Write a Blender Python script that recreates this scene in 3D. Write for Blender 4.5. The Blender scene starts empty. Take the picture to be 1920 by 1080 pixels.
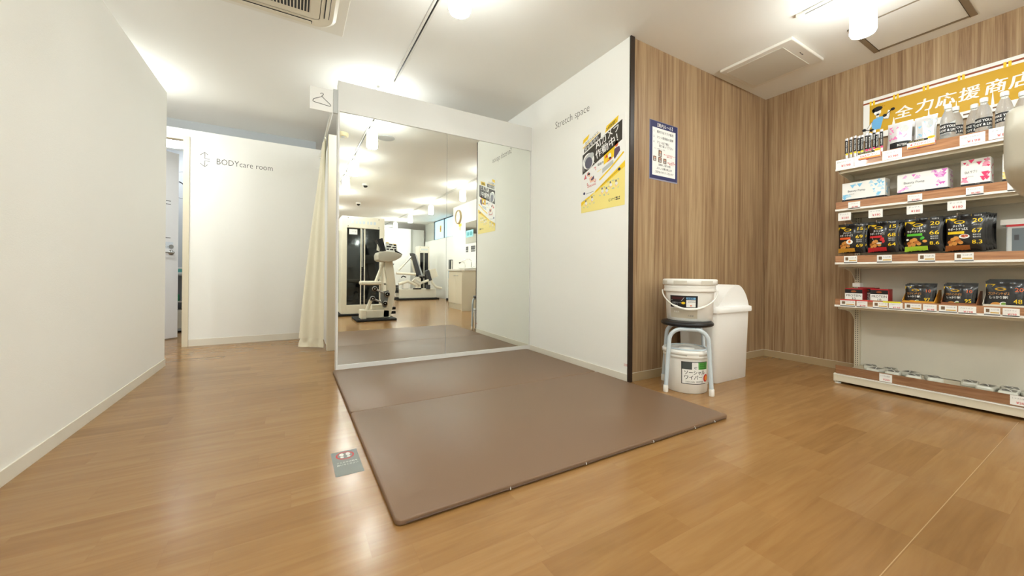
import bpy, bmesh, math, random
from mathutils import Vector, Matrix
random.seed(7)
S = bpy.context.scene
PI = math.pi

# ------------------------------------------------------------------ camera, world, exposure
cam_d = bpy.data.cameras.new('camera'); cam = bpy.data.objects.new('camera', cam_d)
S.collection.objects.link(cam); S.camera = cam
cam_d.sensor_width = 36.0
cam_d.lens = 701.21 / 1920 * 36.0
cam_d.shift_y = -(540 - 512.77) / 1920
cam_d.clip_start = 0.02
_a = math.radians(30.483); _p = math.radians(0.062); _r = math.radians(-0.494)
_F = Vector((math.sin(_a)*math.cos(_p), math.cos(_a)*math.cos(_p), math.sin(_p)))
_R = Vector((math.cos(_a), -math.sin(_a), 0)); _U = _R.cross(_F)
_R2 = _R*math.cos(_r) - _U*math.sin(_r); _U2 = _R*math.sin(_r) + _U*math.cos(_r)
cam.matrix_world = Matrix(((_R2.x, _U2.x, -_F.x, -2.0091), (_R2.y, _U2.y, -_F.y, -3.0632),
                           (_R2.z, _U2.z, -_F.z, 0.7452), (0, 0, 0, 1)))
cam_d.dof.use_dof = True; cam_d.dof.focus_distance = 3.2; cam_d.dof.aperture_fstop = 4.5
S.view_settings.view_transform = 'Standard'; S.view_settings.look = 'None'
S.view_settings.gamma = 1.0; S.view_settings.use_curve_mapping = False
S.view_settings.exposure = 1.95
W = bpy.data.worlds.new('world'); S.world = W; W.use_nodes = True
W.node_tree.nodes['Background'].inputs[0].default_value = (1, .95, .88, 1)
W.node_tree.nodes['Background'].inputs[1].default_value = 0.25
LAMP = 27.0
H = 2.40

# ------------------------------------------------------------------ materials
def s2l(c): return tuple(((x/255+0.055)/1.055)**2.4 if x > 10 else x/255/12.92 for x in c) + (1,)
MC = {}
def mat(name, rgb, rough=0.5, metal=0.0, spec=0.5, coat=0.0, trans=0.0, ior=1.45, emit=0.0, bump=0.0, bscale=60, var=0.0):
    if name in MC: return MC[name]
    m = bpy.data.materials.new(name); m.use_nodes = True; MC[name] = m
    nt = m.node_tree; b = nt.nodes['Principled BSDF']; col = s2l(rgb)
    b.inputs['Base Color'].default_value = col
    b.inputs['Roughness'].default_value = rough; b.inputs['Metallic'].default_value = metal
    b.inputs['Specular IOR Level'].default_value = spec
    b.inputs['Coat Weight'].default_value = coat
    b.inputs['Transmission Weight'].default_value = trans; b.inputs['IOR'].default_value = ior
    if emit:
        b.inputs['Emission Color'].default_value = col; b.inputs['Emission Strength'].default_value = emit
    if bump or var:
        g = nt.nodes.new('ShaderNodeNewGeometry'); n = nt.nodes.new('ShaderNodeTexNoise')
        n.inputs['Scale'].default_value = bscale; n.inputs['Detail'].default_value = 3
        nt.links.new(g.outputs['Position'], n.inputs['Vector'])
        if bump:
            bp = nt.nodes.new('ShaderNodeBump'); bp.inputs['Strength'].default_value = bump
            bp.inputs['Distance'].default_value = 0.002
            nt.links.new(n.outputs['Fac'], bp.inputs['Height']); nt.links.new(bp.outputs['Normal'], b.inputs['Normal'])
        if var:
            r = nt.nodes.new('ShaderNodeValToRGB')
            r.color_ramp.elements[0].position = .3; r.color_ramp.elements[1].position = .7
            r.color_ramp.elements[0].color = tuple(x*(1-var) for x in col[:3])+(1,)
            r.color_ramp.elements[1].color = tuple(min(1, x*(1+var)) for x in col[:3])+(1,)
            nt.links.new(n.outputs['Fac'], r.inputs['Fac']); nt.links.new(r.outputs['Color'], b.inputs['Base Color'])
    return m

class NT:
    def __init__(s, name):
        s.m = bpy.data.materials.new(name); s.m.use_nodes = True; s.nt = s.m.node_tree
        s.b = s.nt.nodes['Principled BSDF']; MC[name] = s.m
    def n(s, t, **k):
        nd = s.nt.nodes.new(t)
        for a, v in k.items(): setattr(nd, a, v)
        return nd
    def l(s, a, b): s.nt.links.new(a, b)
    def math(s, op, a, b=None, c=None):
        nd = s.n('ShaderNodeMath', operation=op)
        for i, v in enumerate((a, b, c)):
            if v is None: continue
            if isinstance(v, (int, float)): nd.inputs[i].default_value = v
            else: s.l(v, nd.inputs[i])
        return nd.outputs[0]
    def comb(s, x, y, z):
        nd = s.n('ShaderNodeCombineXYZ')
        for i, v in enumerate((x, y, z)):
            if isinstance(v, (int, float)): nd.inputs[i].default_value = v
            else: s.l(v, nd.inputs[i])
        return nd.outputs[0]
    def noise(s, vec, scale, detail=3, rough=.5, dist=0):
        nd = s.n('ShaderNodeTexNoise'); s.l(vec, nd.inputs['Vector'])
        nd.inputs['Scale'].default_value = scale; nd.inputs['Detail'].default_value = detail
        nd.inputs['Roughness'].default_value = rough; nd.inputs['Distortion'].default_value = dist
        return nd.outputs['Fac']
    def ramp(s, fac, stops):
        nd = s.n('ShaderNodeValToRGB'); el = nd.color_ramp.elements
        while len(el) < len(stops): el.new(.5)
        for e, (p, c) in zip(el, stops): e.position = p; e.color = s2l(c)
        s.l(fac, nd.inputs['Fac']); return nd.outputs['Color']
    def mix(s, fac, a, b, mode='MIX'):
        nd = s.n('ShaderNodeMix', data_type='RGBA', blend_type=mode)
        for i, v in ((0, fac), (6, a), (7, b)):
            if isinstance(v, (int, float, tuple)): nd.inputs[i].default_value = v
            else: s.l(v, nd.inputs[i])
        return nd.outputs[2]

def floor_material():
    t = NT('oak_vinyl_floor'); g = t.n('ShaderNodeNewGeometry'); sp = t.n('ShaderNodeSeparateXYZ')
    t.l(g.outputs['Position'], sp.inputs[0]); X, Y = sp.outputs[0], sp.outputs[1]
    PW, PL = 0.1155, 0.455
    yr = t.math('DIVIDE', t.math('ADD', Y, .0745), PW); row = t.math('FLOOR', yr)
    wn = t.n('ShaderNodeTexWhiteNoise', noise_dimensions='1D'); t.l(row, wn.inputs['W'])
    xs = t.math('ADD', t.math('DIVIDE', X, PL), wn.outputs['Value']); cell = t.math('FLOOR', xs)
    wc = t.n('ShaderNodeTexWhiteNoise', noise_dimensions='3D'); t.l(t.comb(row, cell, 3.0), wc.inputs['Vector'])
    r = wc.outputs['Value']
    off = t.math('MULTIPLY', r, 37.0)
    gv = t.comb(t.math('MULTIPLY', t.math('ADD', X, off), 1.8), t.math('MULTIPLY', t.math('ADD', Y, off), 16.0), off)
    g1 = t.noise(gv, 1.1, 5, .6, 1.2)
    gv2 = t.comb(t.math('MULTIPLY', X, 2.5), t.math('MULTIPLY', Y, 60.0), off)
    g2 = t.noise(gv2, 1.0, 3, .6)
    base = t.ramp(g1, [(.2, (151, 113, 69)), (.5, (162, 123, 77)), (.8, (171, 132, 85))])
    tone = t.ramp(r, [(0, (236, 231, 221)), (.25, (248, 244, 237)), (.6, (250, 249, 246)), (1, (255, 255, 255))])
    c = t.mix(1.0, base, tone, 'MULTIPLY')
    fine = t.ramp(g2, [(.35, (247, 244, 239)), (.65, (255, 255, 255))])
    c = t.mix(1.0, c, fine, 'MULTIPLY')
    fy = t.math('FRACT', yr); fx = t.math('FRACT', xs)
    e = t.math('MINIMUM', t.math('MULTIPLY', t.math('MINIMUM', fy, t.math('SUBTRACT', 1.0, fy)), PW),
               t.math('MULTIPLY', t.math('MINIMUM', fx, t.math('SUBTRACT', 1.0, fx)), PL))
    seam = t.math('LESS_THAN', e, 0.0009)
    c = t.mix(t.math('MULTIPLY', seam, .22), c, s2l((140, 100, 62)))
    # welded joint between two sheets of the vinyl, running along y
    t.l(c, t.b.inputs['Base Color'])
    rg = t.math('MULTIPLY_ADD', t.noise(gv, 3.0, 2), .06, .18); t.l(rg, t.b.inputs['Roughness'])
    t.b.inputs['Specular IOR Level'].default_value = .5
    bp = t.n('ShaderNodeBump'); bp.inputs['Strength'].default_value = .05; bp.inputs['Distance'].default_value = .001
    lo = t.noise(t.comb(t.math('MULTIPLY', X, 4.0), t.math('MULTIPLY', Y, 9.0), 0.0), 6, 4, .7)
    t.l(t.math('ADD', g2, t.math('MULTIPLY', lo, 1.5)), bp.inputs['Height']); t.l(bp.outputs['Normal'], t.b.inputs['Normal'])
    return t.m

def wood_wall_material():
    t = NT('walnut_wall_panel'); g = t.n('ShaderNodeNewGeometry'); sp = t.n('ShaderNodeSeparateXYZ')
    t.l(g.outputs['Position'], sp.inputs[0]); X, Y, Z = sp.outputs
    s = t.math('ADD', X, Y)
    v1 = t.comb(t.math('MULTIPLY', s, 34.0), t.math('MULTIPLY', Z, .9), t.math('MULTIPLY', X, .3))
    v2 = t.comb(t.math('MULTIPLY', s, 150.0), t.math('MULTIPLY', Z, 2.2), 1.7)
    v3 = t.comb(t.math('MULTIPLY', s, 6.0), t.math('MULTIPLY', Z, .35), 4.0)
    a = t.noise(v1, 1.0, 6, .65, .8); b = t.noise(v2, 1.0, 4, .6); c3 = t.noise(v3, 1.0, 2, .5, .5)
    f = t.math('ADD', t.math('ADD', t.math('MULTIPLY', a, .55), t.math('MULTIPLY', b, .25)), t.math('MULTIPLY', c3, .2))
    c = t.ramp(f, [(.33, (111, 83, 57)), (.45, (149, 119, 88)), (.54, (171, 144, 109)), (.66, (191, 166, 131))])
    t.l(c, t.b.inputs['Base Color']); t.b.inputs['Roughness'].default_value = .45
    t.b.inputs['Specular IOR Level'].default_value = .35
    return t.m

def stain_wood_strip():
    t = NT('wood_print_rail'); g = t.n('ShaderNodeNewGeometry'); sp = t.n('ShaderNodeSeparateXYZ')
    t.l(g.outputs['Position'], sp.inputs[0]); X, Y, Z = sp.outputs
    f = t.noise(t.comb(X, t.math('MULTIPLY', Y, 6.0), t.math('MULTIPLY', Z, 90.0)), 1.0, 4, .6, .4)
    t.l(t.ramp(f, [(.3, (150, 100, 66)), (.7, (192, 140, 98))]), t.b.inputs['Base Color'])
    t.b.inputs['Roughness'].default_value = .22; t.b.inputs['Coat Weight'].default_value = .6
    t.b.inputs['Coat Roughness'].default_value = .05
    return t.m

white_wall = mat('white_wallpaper', (246, 245, 239), .7, bump=.25, bscale=220, spec=.25)
ceil_m = mat('ceiling_paint', (246, 245, 239), .8, spec=.2, bump=.1, bscale=150)
base_m = mat('baseboard_vinyl', (232, 226, 212), .4)
tan_base = mat('tan_baseboard_vinyl', (176, 154, 118), .45)
floor_m = floor_material(); wood_m = wood_wall_material(); strip_m = stain_wood_strip()
mirror_m = mat('mirror_glass', (240, 243, 238), .006, metal=1.0)
white_pl = mat('white_plastic', (246, 244, 237), .38)
white_gl = mat('white_gloss_paint', (240, 238, 230), .25)
ivory = mat('ivory_metal', (226, 219, 198), .35)
cream = mat('cream_machine_paint', (236, 229, 210), .32)
grey_l = mat('light_grey', (190, 192, 190), .4)
grey_m = mat('mid_grey', (128, 130, 130), .45)
grey_d = mat('dark_grey', (64, 64, 66), .5)
black = mat('black_plastic', (20, 20, 21), .4)
black_r = mat('black_rubber', (26, 26, 27), .65)
black_g = mat('black_smoked_glass', (10, 12, 13), .05, spec=.8)
trim_dark = mat('dark_brown_corner_trim', (48, 36, 28), .3)
chrome = mat('chrome', (225, 225, 225), .12, metal=1)
steel = mat('brushed_steel', (170, 170, 168), .3, metal=1)
paper = mat('white_paper', (244, 243, 238), .45)
ink = mat('black_ink', (26, 25, 26), .5)
ink_g = mat('grey_ink', (120, 120, 122), .5)
red = mat('red_ink', (205, 52, 58), .5)
yellow = mat('banner_yellow', (208, 162, 12), .5)
yel_l = mat('pale_yellow', (248, 230, 140), .5)
yel_b = mat('bright_yellow', (245, 205, 30), .5)
clear_pl = mat('clear_plastic', (250, 252, 252), .03, trans=1.0, ior=1.2)

# ------------------------------------------------------------------ mesh builder
V = Vector
def plane(o, u, v):
    o, u, v = V(o), V(u).normalized(), V(v).normalized(); n = u.cross(v)
    return lambda x, y, k=0: o + u*x + v*y + n*(k*.0005)
WM = {}
class B:
    def __init__(s): s.v = []; s.f = []; s.m = []; s.s = []; s.mats = []
    def mi(s, m):
        if m not in s.mats: s.mats.append(m)
        return s.mats.index(m)
    def add(s, vs, fs, m, smooth=False):
        o = len(s.v); i = s.mi(m); s.v += [V(p) for p in vs]
        for f in fs: s.f.append([o+q for q in f]); s.m.append(i); s.s.append(smooth)
        return s
    def box(s, x0, y0, z0, x1, y1, z1, m, r=0, M=None, seg=2):
        x0, x1 = sorted((x0, x1)); y0, y1 = sorted((y0, y1)); z0, z1 = sorted((z0, z1))
        if r:
            r = min(r, (x1-x0)*.49, (y1-y0)*.49, (z1-z0)*.49)
            bm = bmesh.new(); bmesh.ops.create_cube(bm, size=1)
            for q in bm.verts:
                q.co = V(((x0+x1)/2+q.co.x*(x1-x0), (y0+y1)/2+q.co.y*(y1-y0), (z0+z1)/2+q.co.z*(z1-z0)))
            bmesh.ops.bevel(bm, geom=list(bm.edges), offset=r, segments=seg, affect='EDGES', profile=.5)
            bm.verts.index_update()
            vs = [q.co.copy() for q in bm.verts]; fs = [[q.index for q in f.verts] for f in bm.faces]; bm.free()
            sm = True
        else:
            vs = [V((x, y, z)) for x in (x0, x1) for y in (y0, y1) for z in (z0, z1)]
            fs = [(0, 1, 3, 2), (4, 6, 7, 5), (0, 4, 5, 1), (2, 3, 7, 6), (0, 2, 6, 4), (1, 5, 7, 3)]; sm = False
        if M: vs = [M @ q for q in vs]
        return s.add(vs, fs, m, sm and seg > 2)
    def tube(s, pts, r, m, seg=10, closed=False, caps=True, rs=None):
        pts = [V(p) for p in pts]; n = len(pts); vs = []; fs = []; up = None
        for i, p in enumerate(pts):
            a = pts[(i-1) % n] if (closed or i > 0) else p; c = pts[(i+1) % n] if (closed or i < n-1) else p
            d = (c-a).normalized()
            if up is None:
                up = V((0, 0, 1)) if abs(d.z) < .9 else V((1, 0, 0))
            x = up - d*up.dot(d); x.normalize(); up = x; y = d.cross(x)
            rr = rs[i] if rs else r
            for k in range(seg):
                t = 2*PI*k/seg; vs.append(p + x*math.cos(t)*rr + y*math.sin(t)*rr)
        for i in range(n if closed else n-1):
            j = (i+1) % n
            for k in range(seg):
                l = (k+1) % seg; fs.append((i*seg+k, i*seg+l, j*seg+l, j*seg+k))
        s.add(vs, fs, m, True)
        if caps and not closed:
            s.add(vs[:seg], [tuple(range(seg))[::-1]], m); s.add(vs[-seg:], [tuple(range(seg))], m)
        return s
    def lathe(s, prof, c, m, seg=36, sx=1, sy=1, caps=True, M=None):
        c = V(c); vs = []; fs = []
        for r, z in prof:
            for k in range(seg):
                t = 2*PI*k/seg; vs.append(V((c.x+r*sx*math.cos(t), c.y+r*sy*math.sin(t), c.z+z)))
        for i in range(len(prof)-1):
            for k in range(seg):
                l = (k+1) % seg; fs.append((i*seg+k, i*seg+l, (i+1)*seg+l, (i+1)*seg+k))
        if M: vs = [M @ q for q in vs]
        s.add(vs, fs, m, True)
        if caps:
            s.add(vs[:seg], [tuple(range(seg))[::-1]], m); s.add(vs[-seg:], [tuple(range(seg))], m)
        return s
    def prism(s, poly, F, d0, d1, m, smooth=False):
        """poly in the plane F, extruded along its normal from d0 to d1 (metres)"""
        n = len(poly); a = [F(x, y, d0/.0005) for x, y in poly]; b = [F(x, y, d1/.0005) for x, y in poly]
        s.add(a+b, [tuple(range(n))[::-1], tuple(range(n, 2*n))], m)
        s.add(a+b, [(i, (i+1) % n, n+(i+1) % n, n+i) for i in range(n)], m, smooth)
        return s
    def rect(s, F, x0, y0, x1, y1, m, k=1, nx=1, ny=1):
        vs = [F(x0+(x1-x0)*i/nx, y0+(y1-y0)*j/ny, k) for j in range(ny+1) for i in range(nx+1)]
        fs = [(j*(nx+1)+i, j*(nx+1)+i+1, (j+1)*(nx+1)+i+1, (j+1)*(nx+1)+i) for j in range(ny) for i in range(nx)]
        return s.add(vs, fs, m, nx+ny > 2)
    def poly(s, F, pts, m, k=1):
        return s.add([F(x, y, k) for x, y in pts], [tuple(range(len(pts)))], m)
    def ell(s, F, cx, cy, rx, ry, m, k=1, seg=20, rot=0, hole=0):
        c, n_ = math.cos(rot), math.sin(rot)
        P = [(cx+rx*math.cos(t)*c-ry*math.sin(t)*n_, cy+rx*math.cos(t)*n_+ry*math.sin(t)*c) for t in [2*PI*i/seg for i in range(seg)]]
        if hole:
            Q = [(cx+(x-cx)*hole, cy+(y-cy)*hole) for x, y in P]
            return s.add([F(x, y, k) for x, y in P+Q], [(i, (i+1) % seg, seg+(i+1) % seg, seg+i) for i in range(seg)], m)
        return s.add([F(x, y, k) for x, y in P]+[F(cx, cy, k)], [(i, (i+1) % seg, seg) for i in range(seg)], m)
    def line(s, F, pts, w, m, k=1, closed=False):
        n = len(pts); L = []
        for i, p in enumerate(pts):
            a = pts[(i-1) % n] if (closed or i > 0) else p; c = pts[(i+1) % n] if (closed or i < n-1) else p
            d = V((c[0]-a[0], c[1]-a[1])); d.normalize(); q = V((-d.y, d.x))*w/2
            L += [(p[0]+q.x, p[1]+q.y), (p[0]-q.x, p[1]-q.y)]
        fs = [(2*i, 2*i+1, 2*((i+1) % n)+1, 2*((i+1) % n)) for i in range(n if closed else n-1)]
        return s.add([F(x, y, k) for x, y in L], fs, m)
    def text(s, F, body, x, y, size, m, k=2, align='LEFT', bold=0, rot=0, shear=0, sx=1, fit=0, res=2):
        if bold > 0:
            q = bold*.45*size
            for dx, dy, dk in ((-q, 0, 0), (q, 0, .25), (0, q*.8, .5)):
                s.text(F, body, x+dx, y+dy, size, m, k+dk, align, 0, rot, shear, sx, fit, res)
            return s
        vs, fs = glyphs(body, bold, res)
        if not vs: return s
        xs = [p[0] for p in vs]; w = max(xs)
        if fit: sx = fit/(w*size)
        ox = {'LEFT': 0, 'CENTER': -w/2, 'RIGHT': -w}[align]
        c, n_ = math.cos(rot), math.sin(rot); out = []
        for px, py in vs:
            X = (px+ox)*size*sx + shear*py*size; Y = py*size
            out.append(F(x+X*c-Y*n_, y+X*n_+Y*c, k))
        return s.add(out, fs, m)
    def build(s, name, parent=None, loc=None):
        if parent is not None: o3 = WM[parent.name]
        else: o3 = V(loc) if loc is not None else V((0, 0, 0))
        me = bpy.data.meshes.new(name)
        rot = ROT.get(parent.name) if parent is not None else None
        vs = [(q - o3) for q in s.v]
        if rot: vs = [rot @ q for q in vs]
        me.from_pydata([tuple(q) for q in vs], [], s.f)
        for m in s.mats: me.materials.append(m)
        me.polygons.foreach_set('material_index', s.m); me.polygons.foreach_set('use_smooth', s.s)
        me.update()
        ob = bpy.data.objects.new(name, me); S.collection.objects.link(ob)
        if parent is not None:
            ob.parent = parent; WM[ob.name] = o3
            if rot: ROT[ob.name] = rot
        else: ob.location = o3; WM[ob.name] = o3
        return ob
ROT = {}
_gc = {}
def glyphs(body, bold, res):
    key = (body, bold, res)
    if key in _gc: return _gc[key]
    cu = bpy.data.curves.new('t', 'FONT'); cu.body = body; cu.size = 1.0; cu.offset = bold; cu.resolution_u = res
    cu.fill_mode = 'FRONT' if hasattr(cu, 'fill_mode') else cu.fill_mode
    ob = bpy.data.objects.new('t', cu); S.collection.objects.link(ob)
    dg = bpy.context.evaluated_depsgraph_get(); ev = ob.evaluated_get(dg); me = ev.to_mesh()
    vs = [(q.co.x, q.co.y) for q in me.vertices]; fs = [tuple(p.vertices) for p in me.polygons]
    ev.to_mesh_clear(); bpy.data.objects.remove(ob); bpy.data.curves.remove(cu)
    _gc[key] = (vs, fs); return _gc[key]

def tag(o, label, cat, group=None, kind=None):
    o['label'] = label; o['category'] = cat
    if group: o['group'] = group
    if kind: o['kind'] = kind
    return o
def struct(b, name, parent=None, loc=None):
    o = b.build(name, parent, loc)
    if parent is None: o['kind'] = 'structure'
    return o
def thing(name, label, cat, loc=(0, 0, 0), group=None):
    o = bpy.data.objects.new(name, None); S.collection.objects.link(o); o.location = loc
    o.empty_display_size = .05; WM[o.name] = V(loc); return tag(o, label, cat, group)
def copy_tree(root, loc, label=None, group=None):
    c = root.copy(); S.collection.objects.link(c); c.location = loc; WM[c.name] = V(loc)
    if label: c['label'] = label
    if group: c['group'] = group
    for ch in [o for o in list(S.collection.objects) if o.parent == root]:
        d = ch.copy(); S.collection.objects.link(d); d.parent = c
        for g in [o for o in list(S.collection.objects) if o.parent == ch]:
            e = g.copy(); S.collection.objects.link(e); e.parent = d
    return c
def Rz(a, c): c = V(c); return Matrix.Translation(c) @ Matrix.Rotation(a, 4, 'Z') @ Matrix.Translation(-c)
def Rax(a, ax, c): c = V(c); return Matrix.Translation(c) @ Matrix.Rotation(a, 4, ax) @ Matrix.Translation(-c)
XW = 1.812; YW = -1.239; XL = -2.866; XM = -1.723; YB = 1.744; HM = 2.170; HP = 2.144

# ------------------------------------------------------------------ room shell
struct(B().box(-4.6, -12.2, -.08, 3.2, 4.2, 0, floor_m), 'floor')
struct(B().box(-4.6, -12.2, H, 3.2, 4.2, H+.08, ceil_m), 'ceiling')
struct(B().box(XL-.1, -5.2, 0, XL, .849, HP, white_wall), 'wall_left')
struct(B().box(XL, -5.2, 0, XL+.006, .849, .055, base_m).box(XL-.1, .849, 0, XL, .855, .055, base_m), 'baseboard_left')
struct(B().box(-4.7, -12.2, 0, -4.6, 4.2, H, white_wall), 'wall_outer_left')
struct(B().box(-4.6, -12.3, 0, 3.2, -12.2, H, white_wall), 'wall_far')
struct(B().box(-4.6, 4.2, 0, 3.2, 4.3, H, white_wall), 'wall_rear')
struct(B().box(3.2, -12.2, 0, 3.3, 4.2, H, white_wall), 'wall_outer_right')
# stretch corner wall, wood clad corner
struct(B().box(0, -1.239, 0, .03, 4.2, H, white_wall), 'wall_stretch')
struct(B().box(-.006, -1.239, 0, 0, 0, .055, base_m), 'baseboard_stretch')
struct(B().box(-.004, YW-.012, 0, .034, YW, H, trim_dark), 'trim_1')
struct(B().box(.034, YW, 0, XW, YW+.05, H, wood_m), 'wall_wood_back')
struct(B().box(.034, YW-.006, 0, XW-.006, YW, .06, tan_base).box(.034, YW-.0065, .0585, XW-.006, YW, .0605, ivory), 'baseboard_wood_back')
struct(B().box(XW, -3.6, 0, XW+.06, YW+.05, H, wood_m), 'wall_wood_right')
struct(B().box(XW-.006, -3.6, 0, XW, YW, .06, tan_base).box(XW-.0065, -3.6, .0585, XW, YW, .0605, ivory), 'baseboard_wood_right')
# BODYcare partition with its doorway
struct(B().box(-2.906, YB, 0, -1.66, YB+.06, HP, white_wall).box(-4.6, YB, 0, -3.72, YB+.06, HP, white_wall)
       .box(-3.72, YB, 2.06, -2.906, YB+.06, HP, white_wall), 'wall_bodycare')
struct(B().box(-2.886, YB-.006, 0, -1.66, YB, .068, base_m), 'baseboard_bodycare')
fr_m = mat('door_frame_paint', (226, 216, 192), .45)
struct(B().box(-2.935, YB-.012, 0, -2.888, YB+.07, 2.072, fr_m).box(-3.75, YB-.012, 0, -3.70, YB+.07, 2.072, fr_m)
       .box(-3.70, YB-.012, 2.035, -2.935, YB+.07, 2.072, fr_m), 'trim_2')
cool_wall = mat('cool_grey_wall_beam_shade', (186, 190, 192), .7)
struct(B().box(-4.6, 2.30, 2.20, -1.76, 2.36, H, cool_wall), 'trim_3')  # soffit beam: its unlit side and the cool light are put into the grey
struct(B().box(-4.6, 3.7, 0, -1.66, 3.76, H, cool_wall), 'wall_bodycare_back')
struct(B().box(-1.72, .86, 0, -1.64, .93, 2.05, fr_m, r=.004).box(-1.70, .93, 0, -1.66, 4.2, 2.05, white_wall), 'wall_changing_room')

# door leaf of the BODYcare room
door = thing('door_1', 'white hinged door standing open into the room behind the body care partition', 'door', (-3.69, 1.82, 0))
door['kind'] = 'structure'
ang = math.atan2(2.40-1.82, -3.11+3.69); Ld = math.hypot(.58, .58)
Md = Matrix.Translation(V((-3.69, 1.82, 0))) @ Matrix.Rotation(ang, 4, 'Z')
Fd = lambda x, y, k=0: Md @ V((x, -.018-k*.0005, y))
dm = mat('white_door_laminate', (240, 240, 242), .35)
db = B().box(0, -.018, .012, Ld, .018, 2.04, dm, M=Md)
for y, w in ((1.50, .20), (1.465, .12), (1.10, .22), (.985, .0)):
    if w: db.rect(Fd, Ld-.075-w, y, Ld-.075, y+.008, ink_g, 1)
db.build('leaf', door)
sb = B().rect(Fd, Ld-.26, .99, Ld-.05, 1.06, mat('pale_notice', (225, 232, 240), .5), 1)
sb.text(Fd, '使用中は', Ld-.24, 1.03, .03, ink, 2).text(Fd, 'ノックしてください', Ld-.24, 1.0, .018, ink_g, 2)
sb.build('notice_sticker', door)
B().lathe([(.028, 0), (.028, .004), (.012, .006), (.012, .04)], (0, 0, 0), steel, 16, M=Md @ Matrix.Translation(V((Ld-.07, -.018, .945))) @ Matrix.Rotation(PI/2, 4, 'X')) \
   .tube([Md @ V((Ld-.07, -.058, .945)), Md @ V((Ld-.19, -.058, .945))], .009, steel) \
   .lathe([(.022, 0), (.022, .006)], (0, 0, 0), steel, 16, M=Md @ Matrix.Translation(V((Ld-.07, -.018, 1.01))) @ Matrix.Rotation(PI/2, 4, 'X')).build('handle', door)

# things in the body care room
dl = thing('dome_ceiling_light', 'round lit dome ceiling light seen through the open doorway', 'ceiling light', (-3.334, 3.188, H))
B().lathe([(.17, 0), (.175, -.03)], (-3.334, 3.188, H), white_pl).build('base', dl)
B().lathe([(.172, -.03), (.16, -.055), (.10, -.075), (.02, -.08)], (-3.334, 3.188, H), mat('lit_cool_dome', (240, 246, 255), .4, emit=9)).build('diffuser', dl)
rk = thing('storage_rack', 'low grey storage rack with bottles behind the open doorway', 'rack', (-3.15, 3.05, 0))
rb = B()
for z in (.02, .36, .69): rb.box(-3.4, 2.9, z, -2.95, 3.2, z+.02, grey_l)
rb.box(-3.4, 3.19, 0, -2.95, 3.2, .70, cool_wall); rb.build('shelves', rk)
for x in (-3.40, -2.97): B().box(x, 2.9, 0, x+.02, 3.2, .70, grey_l).build('side_panel', rk)
B().box(-3.38, 2.91, .04, -2.99, 3.15, .27, mat('storage_bin', (222, 220, 205), .6), r=.01).build('drawer_box', rk)
tb = B().box(-3.36, 2.93, .71, -3.06, 3.10, .79, mat('tissue_box_white', (235, 238, 236), .6), r=.004)
tb.rect(plane((-3.36, 2.93, .71), (1, 0, 0), (0, 0, 1)), 0, .02, .3, .06, mat('aqua_print', (96, 176, 172), .5), 1)
tag(tb.build('tissue_box', loc=(-3.2, 3.0, .71)), 'white and aqua tissue box on top of the storage rack', 'tissue box')
bt = thing('spray_bottle', 'white pump bottle standing on the middle shelf of the storage rack', 'bottle', (-3.14, 3.0, .38))
B().lathe([(.03, 0), (.035, .01), (.035, .15), (.012, .18), (.012, .19)], (-3.14, 3.0, .38), white_pl, 20).build('body', bt)
B().lathe([(.014, .19), (.014, .21), (.005, .215), (.005, .24)], (-3.14, 3.0, .38), grey_l, 12).box(-3.17, 2.995, .615, -3.135, 3.005, .625, grey_l).build('pump', bt)
tag(B().lathe([(.03, 0), (.032, .01), (.032, .07), (.028, .08)], (-3.23, 2.98, .38), mat('green_plastic', (70, 150, 110), .4), 20).build('jar', loc=(-3.23, 2.98, .38)),
    'small green lidded jar on the middle shelf of the storage rack', 'jar')
Fr = plane((-3.30, 3.699, 1.93), (1, 0, 0), (0, 0, 1))
rd = B().ell(Fr, 0, 0, .19, .19, grey_m, 1, 40, hole=.96)
pts = [(-.17+.34*i/30, .05*math.tanh(-(i-15)/4.0)) for i in range(31)]
rd.line(Fr, pts, .014, ink, 2); rd.ell(Fr, .02, .11, .012, .012, ink_g, 2, 10); rd.ell(Fr, .05, -.10, .01, .01, ink_g, 2, 10)
tag(rd.build('wall_decal', loc=(-3.3, 3.699, 1.93)), 'round line-drawn wall decal with a black wavy line beyond the doorway', 'decal')

# BODYcare lettering and the arrow icon
Fb = plane((-2.82, YB, 1.79), (1, 0, 0), (0, 0, 1))
lb = B()
lb.line(Fb, [(.048, .01), (.048, .065), (.088, .065)], .005, ink, 1)
lb.line(Fb, [(.048, .145), (.048, .088), (.088, .085)], .005, ink, 1)
lb.line(Fb, [(.012, .118), (.048, .15), (.072, .128)], .005, ink, 1); lb.line(Fb, [(.012, .036), (.048, .004), (.072, .03)], .005, ink, 1)
tag(lb.build('wall_icon', loc=(-2.77, YB, 1.86)), 'small double arrow icon left of the BODYcare room lettering', 'sign')
lb = B()
lb.text(Fb, 'BODYcare room', .138, .045, .085, ink, 1, bold=-.012, fit=.485)
tag(lb.build('wall_lettering', loc=(-2.5, YB, 1.86)), 'thin grey BODYcare room lettering on the white partition', 'sign')
Fs = plane((0, -.385, 2.035), (0, -1, 0), (0, 0, 1))
tag(B().text(Fs, 'Stretch space', 0, 0, .088, mat('lettering_grey', (88, 84, 78), .5), 1, bold=-.012, fit=.445).build('wall_lettering', loc=(0, -.6, 2.06)),
    'thin grey Stretch space lettering high on the white wall above the poster', 'sign')

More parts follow.
